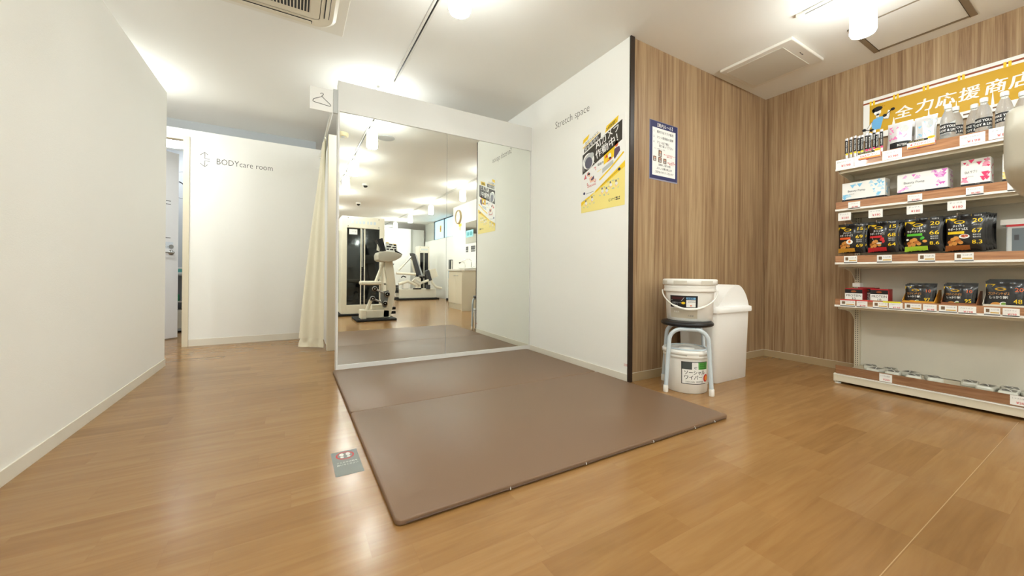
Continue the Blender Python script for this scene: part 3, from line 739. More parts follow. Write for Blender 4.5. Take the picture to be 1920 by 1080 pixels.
# swing lid bin
bn = thing('swing_lid_bin', 'tall white rectangular dustbin with domed swing lid behind the stool', 'bin', (.70, -1.42, 0))
def rloft(b, secs, m, r=.03, n=5):
    """secs: (x0,y0,x1,y1,z)"""
    R_ = [[V((x, y, z)) for x, y in rrect(x0, y0, x1, y1, r, n)] for x0, y0, x1, y1, z in secs]; k = len(R_[0]); vs = sum(R_, [])
    fs = [(j*k+i, j*k+(i+1) % k, (j+1)*k+(i+1) % k, (j+1)*k+i) for j in range(len(secs)-1) for i in range(k)]
    b.add(vs, fs, m, True); b.add(R_[0], [tuple(range(k))[::-1]], m); b.add(R_[-1], [tuple(range(k))], m); return b
bin_m = mat('white_bin_plastic', (250, 249, 245), .42)
BX0, BX1, BY0, BY1 = .485, .915, -1.575, -1.275
rloft(B(), [(BX0+.02, BY0+.015, BX1-.02, BY1-.015, 0), (BX0+.015, BY0+.010, BX1-.015, BY1-.012, .004), (BX0+.002, BY0, BX1, BY1, .50)], bin_m, .035).build('body', bn)
rloft(B(), [(BX0-.012, BY0-.014, BX1+.014, BY1+.006, .488), (BX0-.014, BY0-.016, BX1+.016, BY1+.006, .50), (BX0-.012, BY0-.014, BX1+.014, BY1+.006, .524), (BX0-.006, BY0-.008, BX1+.008, BY1, .527)], bin_m, .035).build('rim', bn)
Fb2 = plane((BX0, BY0, .527), (1, 0, 0), (0, 0, 1)); w = BX1-BX0; cxb = w*.64
pro = [(0.0, 0.0)] + [(.02, .004)]
for i in range(25):
    t = i/24; x = .02+(w-.02)*t
    q_ = (x-cxb)/(.235 if x < cxb else .150); z = .152*(max(0, math.cos(min(1, abs(q_))*PI/2))**(1.15 if x < cxb else .62))
    pro.append((x, z + .004*(1-t)))
pro.append((w, 0))
B().prism(pro, Fb2, -.012, -(BY1-BY0-.01), bin_m, True).build('swing_lid', bn)
# ------------------------------------------------------------------ shop shelf unit
SY0, SY1 = -1.905, -2.812
sh = thing('shop_shelf_unit', 'ivory metal shop shelf unit with wood print price rails on the right wall', 'shelf', (1.55, -2.36, 0))
for y in (-1.915, -2.775):
    b = B().box(1.738, y-.032, .02, 1.785, y, 1.60, ivory, r=.002)
    for i in range(96):
        z = .05+i*.016
        for dy in (.008, .021): b.box(1.7372, y-dy-.0035, z, 1.739, y-dy, z+.009, black)
    b.build('upright', sh)
B().box(1.765, -2.775, .07, 1.771, -1.947, 1.50, mat('back_panel_ivory', (222, 217, 203), .5)).build('back_panel', sh)
base = B().box(1.288, SY1, .016, 1.30, SY0-.04, .060, ivory, r=.002).box(1.30, SY1, .055, 1.765, SY0-.045, .066, ivory).box(1.284, SY1, .060, 1.31, SY0-.04, .066, white_gl)
base.box(1.286, SY0-.052, .014, 1.76, SY0-.038, .068, ivory, r=.002); base.build('base_deck', sh)
b = B()
for x in (1.31, 1.72): b.lathe([(.018, 0), (.018, .006), (.006, .008), (.006, .02)], (x, SY0-.055, 0), white_pl, 14).lathe([(.018, 0), (.018, .006), (.006, .008), (.006, .02)], (x, SY1+.03, 0), white_pl, 14)
b.build('levelling_feet', sh)
B().box(1.300, SY1, .067, 1.303, SY0-.045, .124, strip_m).box(1.2985, SY1, .066, 1.2995, SY0-.045, .126, clear_pl).build('price_rail', sh)
def shelf(z, h, xf=1.41, brk=.09):
    o = B().box(xf, SY1, z, 1.74, SY0, z+.014, ivory, r=.002).box(xf-.006, SY1, z-.004, xf+.004, SY0, z+.010, white_gl, r=.002) \
        .box(xf+.03, SY1, z-.020, xf+.034, SY0-.01, z, ivory).box(1.70, SY1, z-.03, 1.73, SY0-.01, z, ivory).build('shelf', sh)
    B().box(xf-.003, SY1, z+.011, xf, SY0-.004, z+.011+h, strip_m).build('price_rail', o)
    for y in (SY0-.012, SY1+.04):
        F = plane((xf+.03, y, z), (1, 0, 0), (0, 0, 1))
        P = [(0, 0), (0, -.018), (.03, -.026), (.12, -.034), (.20, -.05), (.25, -.075), (.285, -.11), (.335, -.12), (.335, 0)]
        B().prism(P, F, 0, .004, ivory).build('bracket', o)
    return o
Z1, Z2, Z3, Z4 = 1.517, 1.224, .838, .531
shelf(Z1, .064); shelf(Z2, .050); shelf(Z3, .046); shelf(Z4, .044)

def side(x, y, z): return plane((x, y, z), (0, -1, 0), (0, 0, 1))   # faces the room (-x), reads towards -y
pr_red = mat('price_red', (214, 60, 66), .5)
def card(y0, y1, z0, z1, price, label, x=1.404, info=False, grp=None, title='商品名'):
    w = y0-y1; h = z1-z0; F = side(x, y0, z0)
    b = B().box(x, y1, z0, x+.0012, y0, z1, paper)
    if info:
        b.rect(F, 0, .0, w, h*.17, grey_m, 1); b.rect(F, w*.12, h*.38, w*.34, h*.82, mat('thumb_brown', (120, 96, 70), .5), 1)
        b.text(F, 'たんぱく質', w*.42, h*.66, h*.2, ink_g, 1, fit=w*.5); b.rect(F, w*.40, h*.28, w*.94, h*.42, mat('ochre', (214, 170, 70), .5), 1)
    else:
        b.text(F, title, w*.08, h*.66, h*.19, ink_g, 1, fit=w*.74)
        b.text(F, '¥'+price, w*.30, h*.16, h*.33, pr_red, 1, bold=.015, fit=w*.52)
    o = b.build('price_card' if not info else 'product_card', loc=(x, (y0+y1)/2, z0))
    return tag(o, label, 'card', grp)
G1 = 'price cards on the top rail'
card(-1.908, -2.010, 1.526, 1.590, '198', 'white price card at the left end of the top rail', title='EAAスティック', grp=G1)
card(-2.157, -2.250, 1.528, 1.588, '3,980', 'white price card below the pink and white pouch', title='プロテイン', grp=G1)
card(-2.495, -2.590, 1.528, 1.586, '198', 'long white price card below the water bottles', title='MAKE YOUR BODY', grp=G1)
card(-2.602, -2.70, 1.530, 1.592, '198', 'white price card on the top rail, rightmost', title='ナチュラル', grp=G1)
def pop(y0, y1, z0, txt, lab):
    x = 1.401; F = side(x, y0, z0); w = y0-y1
    b = B().box(x, y1, z0, x+.001, y0, z0+.046, paper).rect(F, .002, .002, w-.002, .012, mat('pop_orange', (240, 160, 70), .5), 1)
    b.line(F, [(.002, .002), (w-.004, .002), (w, .012), (w-.002, .044)], .002, pr_red, 2)
    b.rect(F, .0, .038, w*.75, .05, ink, 2).text(F, 'NEW FLAVOR', .008, .041, .008, yel_l, 3, fit=w*.55)
    b.text(F, txt, w*.1, .016, .018, pr_red, 3, bold=.01, fit=w*.72).ell(F, w*.86, .05, .017, .008, yel_b, 4, 18).text(F, '新発売', w*.86, .047, .007, red, 5, 'CENTER')
    b.poly(F, [(w*.35, .002), (w*.5, .002), (w*.4, -.008)], pr_red, 1)
    tag(b.build('shelf_tag', loc=(x, (y0+y1)/2, z0)), lab, 'tag', 'promotion tags on the top rail')
pop(-2.033, -2.150, 1.560, 'EAAサプリ', 'white and orange EAA promotion tag below the stick sachets')
pop(-2.275, -2.398, 1.568, '★プロテイン', 'white and orange protein promotion tag below the blue and white pouch')
for i, (a, p, wd) in enumerate(((-1.980, '3,980', 'the blue box'), (-2.278, '3,980', 'the pink box'), (-2.520, '3,980', 'the red triangle box'), (-2.668, '3,980', 'the yellow and white box'))):
    card(a, a-.065, 1.226, 1.274, p, 'small white price card on the second rail below '+wd, grp='price cards on the second rail', title='サプリメント')
for a, wd in ((-1.958, 'orange'), (-2.134, 'red'), (-2.327, 'green'), (-2.478, 'yellow')):
    card(a, a-.073, .842, .893, '', 'small printed product card on the third rail below the %s snack bags' % wd, info=True, grp='product cards on the third rail')
for i, (a, c, inf, what) in enumerate(((-1.939, -2.022, 1, 'left protein box'), (-2.030, -2.087, 0, 'red gap between protein boxes'), (-2.115, -2.189, 1, 'right protein box'),
        (-2.194, -2.259, 0, 'left edge of the yellow tray'), (-2.269, -2.343, 1, 'yellow tray'), (-2.350, -2.408, 0, 'right edge of the yellow tray'),
        (-2.417, -2.489, 1, 'brown tray'), (-2.494, -2.562, 0, 'right end of the brown tray'), (-2.590, -2.647, 1, 'white tray'), (-2.655, -2.712, 0, 'right end of the white tray'))):
    card(a, c, .534, .578, '198', 'small %s card on the lowest rail below the %s' % ('printed product' if inf else 'white price', what), info=bool(inf), grp='cards on the fourth rail', title='プロテイン')
card(-2.179, -2.239, .070, .119, '200', 'white price card on the left half of the base rail', x=1.2965, grp='price cards on the base rail', title='レンタル用品')
card(-2.694, -2.760, .074, .124, '200', 'white price card on the right half of the base rail', x=1.2965, grp='price cards on the base rail', title='レンタル用品')
# promo strips lying on the fourth rail
tag(B().box(1.403, -2.115, .577, 1.415, -1.94, .584, red).build('promo_strip', loc=(1.41, -2.03, .577)), 'thin red promotion strip on the rail before the protein boxes', 'strip')
tag(B().box(1.403, -2.25, .575, 1.415, -2.165, .584, mat('lime_strip', (226, 222, 40), .5)).build('promo_strip', loc=(1.41, -2.2, .575)), 'thin lime yellow promotion strip on the rail left of the yellow tray', 'strip')

# banner board
bn2 = thing('shop_banner', 'yellow and white banner board with a dumbbell man and brush writing above shelf', 'banner', (1.795, -2.39, 1.80))
B().box(1.790, -2.86, 1.795, 1.797, -1.945, 2.103, paper).build('board', bn2)
F = side(1.790, -1.945, 1.80)
P = B(); brn = mat('banner_brown', (150, 72, 28), .5)
P.rect(F, 0, .268, .915, .280, brn, 1); P.rect(F, .036, .038, .915, .252, yellow, 1)
for x in (.036, .055, .165, .184, .315, .334, .475, .494, .66, .679, .845, .864): P.rect(F, x, .25, x+.012, .284, yel_b, 2)
for x0, w in ((.17, .018), (.47, .006), (.345, .006), (.62, .006), (.745, .006)):
    P.poly(F, [(x0-w/2-.004, .036), (x0+w/2+.004, .036), (x0+.001, .12), (x0-.001, .12)], paper, 2)
for x in (.50, .555, .62): P.rect(F, x, .012, x+.035, .022, mat('banner_slot_brown', (120, 90, 62), .5), 1)
for ch, x, y, sz in (('全', .217, .105, .092), ('力', .318, .115, .092), ('応', .418, .113, .092), ('援', .520, .115, .092), ('商', .625, .115, .092), ('店', .722, .115, .092)):
    P.text(F, ch, x, y, sz, paper, 3, 'CENTER', bold=.06, shear=.12, res=3)
hair = mat('banner_hair', (24, 22, 24), .6); shirt = mat('banner_shirt', (112, 182, 232), .5)
P.poly(F, [(.052, .060), (.048, .115), (.060, .140), (.090, .150), (.118, .148), (.112, .125), (.098, .060)], shirt, 3)
P.poly(F, [(.112, .148), (.118, .125), (.142, .120), (.148, .140), (.150, .178), (.140, .185), (.132, .150), (.12, .14)], paper, 3)
P.poly(F, [(.050, .125), (.052, .095), (.036, .075), (.012, .050), (.006, .060), (.034, .100)], paper, 3)
P.poly(F, [(.072, .150), (.090, .150), (.092, .175), (.076, .175)], paper, 4)
P.ell(F, .082, .188, .020, .025, paper, 4, 24); P.ell(F, .080, .212, .030, .018, hair, 5, 24, rot=.15); P.poly(F, [(.055, .19), (.066, .19), (.066, .215), (.052, .212)], hair, 5)
P.line(F, [(.076, .180), (.082, .176), (.090, .180)], .002, hair, 5)
P.line(F, [(.118, .150), (.122, .160)], .002, hair, 5); P.line(F, [(.118, .125), (.142, .119), (.149, .140), (.151, .178)], .0025, hair, 5); P.line(F, [(.05, .125), (.036, .10), (.010, .058)], .0025, hair, 5)
for a, c in (((.122, .150), (.165, .182)), ((-.006 + .012, .075), (.050, .062))):
    P.line(F, [a, c], .005, hair, 6)
    for q in (a, c): P.ell(F, q[0], q[1], .012, .011, hair, 6, 14)
P.line(F, [(.105, .222), (.112, .232)], .002, brn, 2); P.line(F, [(.115, .218), (.122, .226)], .002, brn, 2)
P.build('banner_print', bn2)

# ------------------------------------------------------------------ goods, top shelf
T1 = Z1+.0145
foil = mat('silver_foil', (226, 226, 226), .28, metal=.35, spec=.6)
pinkp = mat('pink_print', (228, 130, 180), .4); bluep = mat('sky_print', (130, 200, 235), .4); hot = mat('hot_pink_print', (232, 60, 110), .4)
def stick(y, top, yel, x, lab):
    t = thing('stick_sachet', lab, 'sachet', (x, y, T1), 'stick sachets at the left end of the top shelf')
    h = top-T1; w = .017
    b = B(); F = side(x, y+w/2, T1)
    vs = []; m_ = 10
    for j in range(m_+1):
        v = j/m_; th = .005*math.sin(PI*min(1, max(0, v)))**.5+.0006
        for i in range(7):
            u = i/6; vs.append(V((x-th*math.sin(PI*u), y+w/2-w*u, T1+h*v)))
        for i in range(7):
            u = 1-i/6; vs.append(V((x+th*math.sin(PI*u), y+w/2-w*u, T1+h*v)))
    fs = [(j*14+i, j*14+(i+1) % 14, (j+1)*14+(i+1) % 14, (j+1)*14+i) for j in range(m_) for i in range(14)]
    b.add(vs, fs, foil, True); b.build('pouch', t)
    G = lambda X, Y, k=0: V((x-.005*math.sin(PI*min(1, max(0, X/w)))*math.sin(PI*min(1, max(0.01, Y/h)))**.5-.001-k*.0005, y+w/2-X, T1+Y))
    P = B().rect(G, .0, h*.50, w, h*.93, ink, 1, 6, 6).rect(G, w*.35, h*.44, w, h*.50, yel_b if yel else hot, 1, 4, 1)
    P2 = lambda X, Y, k=0: G(w/2-Y, h*.54+X, k)
    P.text(P2, 'MAKE YOUR', 0, -.004, .009, paper, 2, bold=.03, fit=h*.34)
    P.build('print', t)
ordn = ['first', 'second', 'third', 'fourth', 'fifth', 'sixth', 'seventh', 'eighth', 'ninth', 'tenth']
for i, (y, top, x) in enumerate(((-1.948, 1.752, 1.468), (-1.971, 1.755, 1.472), (-1.995, 1.758, 1.468), (-2.014, 1.752, 1.475), (-2.034, 1.750, 1.466),
                                 (-2.055, 1.757, 1.474), (-2.075, 1.752, 1.468), (-2.095, 1.768, 1.478), (-2.113, 1.745, 1.466), (-2.134, 1.760, 1.472))):
    stick(y, top, i < 5, x, '%s stick sachet from the left, black and white with a %s band' % (ordn[i], 'yellow' if i < 5 else 'pink'))
tr = B().box(1.450, -2.148, T1, 1.452, -1.936, T1+.09, clear_pl).box(1.452, -2.148, T1, 1.50, -1.936, T1+.002, clear_pl)
tag(tr.build('display_tray', loc=(1.47, -2.04, T1)), 'clear plastic tray holding the stick sachets on the top shelf', 'tray')

def bag(name, label, cat, grp, y0, y1, z0, z1, x, body, draw, th=.02, seal=.10, tilt=0, yaw=0, rim=None):
    """pillow pouch, front towards -x"""
    w = y0-y1; h = z1-z0; cy_ = (y0+y1)/2
    t = thing(name, label, cat, (x, cy_, z0), grp)
    M = Matrix.Translation(V((x, cy_, z0))) @ Matrix.Rotation(yaw, 4, 'Z') @ Matrix.Rotation(tilt, 4, 'Y')
    sg = seal*h
    def hh(X, Y):
        u = min(1, max(0, X/w)); v = min(1, max(0, (Y-sg*.4)/(h-sg*1.2)))
        return th*(max(0, math.sin(PI*u))**.6)*(max(0, math.sin(PI*v))**.55) + .0008*math.sin(23*u+7*v)*math.sin(PI*u)
    G = lambda X, Y, k=0: M @ V((-hh(X, Y)-.0008-k*.0005, w/2-X+ .003*math.sin(PI*Y/h)*(1 if X > w/2 else -1), Y))
    Gb = lambda X, Y, k=0: M @ V((hh(X, Y)*.9+.0008, w/2-X+.003*math.sin(PI*Y/h)*(1 if X > w/2 else -1), Y))
    b = B().rect(G, 0, 0, w, h, body, 0, 16, 16).rect(Gb, w, 0, 0, h, body, 0, 16, 16)
    b.build('pouch', t)
    P = B(); draw(P, G, w, h); P.build('print', t)
    return t
def tri(P, G, x, y, s, m, k=1, up=True):
    d = 1 if up else -1; P.poly(G, [(x-s/2, y-d*s*.4), (x+s/2, y-d*s*.4), (x, y+d*s*.45)], m, k)
def d_pouch(col, txt):
    def f(P, G, w, h):
        random.seed(len(txt))
        for i in range(12): tri(P, G, random.uniform(.1, .9)*w, random.uniform(.38, .9)*h, random.uniform(.015, .035), col, 1+i*.06, i % 2 == 0)
        P.rect(G, w*.14, h*.10, w*.98, h*.30, ink, 2.2, 8, 3); P.text(G, txt, w*.45, h*.16, h*.1, paper, 3, bold=.01, fit=w*.4)
        P.ell(G, w*.72, h*.72, w*.16, h*.13, grey_l, 2, 16)
    return f
bag('protein_pouch', 'white foil pouch with pink triangles and black band, beside the stick sachets', 'pouch', 'protein pouches on the top shelf', -2.158, -2.280, T1+.05, 1.785, 1.475, foil, d_pouch(pinkp, 'PROTEIN'), .028, .08, .12, -.05)
bag('protein_pouch', 'plain silver edge pouch directly behind the pink patterned pouch', 'pouch', 'protein pouches on the top shelf', -2.20, -2.298, T1, 1.790, 1.55, foil, d_pouch(pinkp, 'PROTEIN '), .02, .08, .06, 0)
bag('protein_pouch', 'white foil pouch with light blue pattern, left of the water bottles', 'pouch', 'protein pouches on the top shelf', -2.285, -2.388, T1+.03, 1.785, 1.475, foil, d_pouch(bluep, 'WHEY'), .028, .08, .12, -.05)
pet = mat('bottle_clear_plastic', (250, 253, 253), .10, trans=.80, ior=1.33); cap_m = mat('bottle_cap_white', (245, 245, 243), .35)
def bottle(x, y, lab, s=1.0, a=None):
    t = thing('water_bottle', lab, 'bottle', (x, y, T1), 'water bottles on the top shelf')
    r = .033*s
    pro = [(r*.85, 0), (r, .006), (r, .03), (r*.95, .035), (r, .04), (r, .065), (r*.95, .07), (r, .075), (r, .10), (r*.97, .104), (r*.97, .158), (r, .162), (r*.98, .18), (r*.82, .208), (r*.55, .235), (r*.42, .248), (r*.40, .258)]
    B().lathe(pro, (x, y, T1), pet, 36).build('body', t)
    B().lathe([(.0155, .255), (.0165, .258), (.0165, .277), (.0145, .281), (.003, .281)], (x, y, T1), cap_m, 24).build('cap', t)
    aa = math.atan2(-3.063-y, -2.009-x) if a is None else a
    Fq = cylmap(x, y, T1+.104, r*.98, r*.98, .054, aa)
    P = B().rect(Fq, -.052, 0, .040, .054, ink, 1, 20)
    P.text(Fq, 'MAKE YOUR', -.048, .030, .020, paper, 2, bold=.04, fit=.084).text(Fq, 'BODY & LIFE', -.048, .007, .020, paper, 2, bold=.04, fit=.084)
    P.build('label', t)
bottle(1.475, -2.435, 'water bottle with black and white label, nearest the blue pouch, in front')
bottle(1.555, -2.452, 'water bottle half hidden behind the leftmost front bottle')
bottle(1.600, -2.520, 'water bottle set back in the middle of the row, shortest looking')
bottle(1.520, -2.568, 'water bottle right of the set back middle one')
bottle(1.500, -2.645, 'water bottle at the right, its label cut by the grey machine head')
bottle(1.580, -2.700, 'water bottle at the very right edge behind the grey machine head')

# ------------------------------------------------------------------ goods, second shelf
T2 = Z2+.0145
def gbox(y0, y1, z1, col, txt, lab, seed, x=1.50, dep=.11, sub='-FLAVOR-'):
    t = thing('supplement_box', lab, 'box', (x, (y0+y1)/2, T2), 'supplement boxes on the second shelf')
    B().box(x, y1, T2, x+dep, y0, z1, paper, r=.0015).build('carton', t)
    w = y0-y1; h = z1-T2; F = side(x, y0, T2); P = B(); random.seed(seed)
    P.rect(F, 0, 0, w, .073, ink, 1); P.text(F, 'DX PUMP', w*.5, .068, .004, paper, 2)
    zb_ = .075
    for i in range(26):
        q = random.random(); e = random.choice(('top', 'bl', 'br', 'tr'))
        if e == 'top': X, Y = random.uniform(.1, .95)*w, h-random.uniform(.008, .03)
        elif e == 'bl': X, Y = random.uniform(.02, .2)*w, zb_+random.uniform(.006, .03)
        elif e == 'br': X, Y = random.uniform(.75, .97)*w, zb_+random.uniform(.008, .05)
        else: X, Y = random.uniform(.7, .97)*w, h-random.uniform(.01, .05)
        s = random.uniform(.014, .032); X = min(max(X, s/2), w-s/2); Y = min(Y, h-s*.5)
        tri(P, F, X, Y, s, col if i % 2 else mat('tint_%d' % seed, tuple(int(c*.5+250*.5) for c in COL[seed]), .4), 1+i*.06, i % 2 == 0)
    P.text(F, txt, w*.14, zb_+(h-zb_)*.42, .020, ink_g, 3, bold=.01, fit=w*(.42 if len(txt) > 6 else .30)); P.text(F, sub, w*.16, zb_+(h-zb_)*.26, .008, ink_g, 2)
    Fs2 = plane((x, y1, T2), (1, 0, 0), (0, 0, 1))
    P.rect(Fs2, 0, 0, dep, .073, ink, 1)
    for i in range(8): tri(P, Fs2, random.uniform(.15, .85)*dep, random.uniform(.09, .18), .02, col, 1+i*.06, i % 2 == 0)
    P.build('print', t)
COL = {1: (130, 200, 235), 2: (222, 120, 205), 3: (232, 60, 110), 4: (248, 208, 70)}
gbox(-1.914, -2.146, 1.432, mat('box_sky', COL[1], .4), 'Beauty Pump', 'white supplement box with light blue triangles, leftmost on the second shelf', 1, dep=.10)
gbox(-2.206, -2.432, 1.431, mat('box_magenta', COL[2], .4), 'Beauty Pump', 'long white supplement box with lilac pink triangles on the second shelf', 2, dep=.13)
gbox(-2.484, -2.597, 1.456, mat('box_crimson', COL[3], .4), 'EAA サプリ', 'white supplement box with red pink triangles, third on the second shelf', 3, dep=.09)
gbox(-2.639, -2.752, 1.456, mat('box_amber', COL[4], .4), 'BCAA', 'yellow and white supplement box partly behind the grey machine head', 4, dep=.09)

# ------------------------------------------------------------------ snack bags on hooks
film = mat('black_bag_film', (18, 16, 17), .22, spec=.6, coat=.3)
fry = mat('fried_chip_print', (216, 150, 70), .5); fry2 = mat('fried_chip_dark_print', (178, 104, 40), .5)
C4 = {'orange': (232, 96, 40), 'red': (206, 42, 48), 'green': (92, 190, 50), 'yellow': (240, 204, 30)}
F4 = {'orange': (196, 140, 40), 'red': (190, 34, 40), 'green': (168, 206, 50), 'yellow': (150, 84, 34)}
def d_snack(col, nums, hero):
    c = mat('bag_'+col, C4[col], .4); f_ = mat('foot_'+col, F4[col], .4)
    def f(P, G, w, h):
        P.rect(G, 0, .015*h, w*.64, .17*h, f_, 1, 8, 3)
        P.poly(G, [(0, .80*h), (0, .90*h), (.22*w, .90*h), (.30*w, .885*h), (.22*w, .83*h)], yel_b, 1)
        P.line(G, [(w*.645, .03*h), (w*.645, .98*h)], .0015, mat('gold_line', (200, 170, 60), .4), 2)
        P.ell(G, w*.36, .79*h, w*.14, .045*h, yel_b, 2, 24, hole=.68)
        P.text(G, 'ダイエット', w*.34, .66*h, .075*h, paper, 2, 'CENTER', bold=.03, fit=w*.30)
        P.text(G, 'サポートチップス', w*.33, .57*h, .08*h, paper, 2, 'CENTER', bold=.03, fit=w*.54)
        P.rect(G, w*.06, .47*h, w*.52, .54*h, c, 2, 6, 1)
        for ci, (x, y, r, m_) in enumerate(((.12, .26, .05, fry2), (.20, .33, .055, fry), (.28, .36, .06, fry), (.34, .28, .06, fry2), (.24, .22, .06, fry), (.40, .24, .05, fry), (.14, .19, .04, fry))):
            P.ell(G, w*x, h*y, r*w*1.3, r*h*.9, m_, 3+ci*.1, 12, rot=x*9)
        if hero == 'egg': P.ell(G, w*.46, h*.38, w*.14, .085*h, paper, 4, 20); P.ell(G, w*.46, h*.39, w*.07, .045*h, mat('yolk', (240, 130, 40), .4), 5, 16)
        if hero == 'lobster':
            P.ell(G, w*.50, h*.42, w*.10, .05*h, c, 4, 14, rot=.5); P.ell(G, w*.55, h*.36, w*.06, .06*h, c, 4, 14); P.line(G, [(w*.14, .5*h), (w*.22, .34*h)], .001, paper, 5); P.ell(G, w*.40, .30*h, w*.1, .02*h, paper, 4, 12)
        if hero == 'basil': P.ell(G, w*.50, h*.40, w*.08, .045*h, mat('basil', (70, 170, 50), .5), 4, 14, rot=.4); P.ell(G, w*.08, .37*h, w*.04, .03*h, paper, 4, 12); P.ell(G, w*.58, .31*h, w*.06, .04*h, fry, 4, 12)
        if hero == 'dip': P.ell(G, w*.50, h*.40, w*.15, .06*h, paper, 4, 20); P.ell(G, w*.51, h*.41, w*.11, .04*h, mat('dip_red', (190, 84, 44), .4), 5, 18)
        for n_, y, s in ((nums[0], .76, .15), (nums[1], .49, .16), (nums[2], .20, .14)):
            P.text(G, n_, w*.81, y*h, s*h, yel_b, 2, 'CENTER', bold=.02, fit=w*(.24 if len(n_) < 4 else .27))
        for y in (.925, .68, .42, .36): P.text(G, 'たんぱく質' if y > .9 else ('カロリー' if y > .6 else '塩分ゼロ'), w*.81, y*h, .045*h, paper, 2, 'CENTER', fit=w*.18)
        P.ell(G, w*.40, .95*h, .004, .004, mat('hole_dark', (4, 4, 4), .8), 2, 12)
    return f
rows = (('orange', -1.903, -2.060, ('15', '69', '69'), 'egg', 4, .915), ('red', -2.068, -2.228, ('15', '68', '64'), 'lobster', 4, .913),
        ('green', -2.250, -2.420, ('20', '66', '8.6'), 'basil', 4, .908), ('yellow', -2.428, -2.588, ('20', '67', '8.3'), 'dip', 5, .903))
for col, y0, y1, nums, hero, n, zb_ in rows:
    cyb = (y0+y1)/2 + (.16*(y0-y1))
    hk = thing('display_hook', 'chrome display hook with a white price card above the %s snack bags' % col, 'hook', (1.45, cyb, 1.13), 'hooks with price cards above the snack bags')
    B().tube([(1.765, cyb, 1.118), (1.44, cyb, 1.118), (1.43, cyb, 1.124), (1.43, cyb, 1.132)], .0025, chrome, 8).tube([(1.765, cyb, 1.150), (1.425, cyb, 1.150)], .002, chrome, 8).build('prongs', hk)
    Fq = side(1.414, cyb+.036, 1.150)
    B().box(1.414, cyb-.036, 1.150, 1.4155, cyb+.036, 1.206, paper).text(Fq, 'チップス', .008, .040, .010, ink_g, 1, fit=.05).text(Fq, '¥180', .020, .012, .020, pr_red, 1, bold=.015).build('price_card', hk)
    for i in range(n):
        lab = ('front %s banded black snack bag on its hook' % col) if i == 0 else '%s banded black snack bag, %s from the front on its hook' % (col, ordn[i])
        bag('snack_bag', lab, 'snack bag', 'snack bags hanging on the third shelf', y0-.004*i, y1-.004*i+random.uniform(-.003, .003), zb_+.004*i, 1.128+.002*i, 1.470+.042*i, film, d_snack(col, nums, hero), .018, .09, 0, -.06+.03*(i % 2))
dv = thing('small_display_device', 'pale grey device with a dark screen and red top on the third shelf', 'device', (1.62, -2.73, Z3+.0145))
B().box(1.55, -2.82, Z3+.0145, 1.68, -2.648, 1.052, grey_l, r=.006).build('housing', dv)
B().rect(side(1.5497, -2.648, .853), .0, .188, .17, .200, red, 1).build('top_stripe', dv)
B().rect(side(1.5497, -2.648, .853), .020, .02, .17, .178, mat('screen_grey', (104, 112, 116), .2), 1).rect(side(1.5497, -2.648, .853), .028, .11, .045, .14, grey_d, 2).build('screen', dv)
tag(B().box(1.56, -2.82, 1.0525, 1.67, -2.625, 1.085, paper, r=.003).build('white_carton', loc=(1.6, -2.72, 1.0525)), 'flat white carton lying on the small grey device', 'carton')

# ------------------------------------------------------------------ goods, fourth shelf
T4 = Z4+.0145
redb = mat('protein_box_red', (176, 26, 36), .4)
def pbox(y0, y1, x, lab, z1=.662):
    t = thing('protein_bar_box', lab, 'box', (x, (y0+y1)/2, T4), 'protein bar boxes on the fourth shelf')
    B().box(x, y1, T4, x+.09, y0, z1, redb, r=.001).build('carton', t)
    F = side(x, y0, T4); w = y0-y1; h = z1-T4
    B().rect(F, 0, h*.0, w, h*.72, paper, 1).rect(F, 0, h*.70, w, h*.94, ink, 2).text(F, 'PROTEIN', w*.5, h*.50, h*.19, ink, 2, 'CENTER', fit=w*.86).text(F, '10', w*.5, h*.30, h*.2, ink, 2, 'CENTER', bold=.02) \
        .ell(F, w*.5, h*.82, w*.16, h*.06, brn, 3, 14).build('print', t)
pbox(-1.943, -2.040, 1.475, 'red and black protein bar box, leftmost on the fourth shelf')
pbox(-2.082, -2.172, 1.475, 'red and black protein bar box, second from the left on the fourth shelf')
pbox(-1.985, -2.078, 1.58, 'red protein bar box set behind the gap of the two front boxes', .668)
tag(B().box(1.60, -1.99, .669, 1.66, -1.945, .70, white_pl, r=.004).build('white_clip_block', loc=(1.63, -1.97, .669)), 'small white block on the rear protein bar box by the upright', 'block')
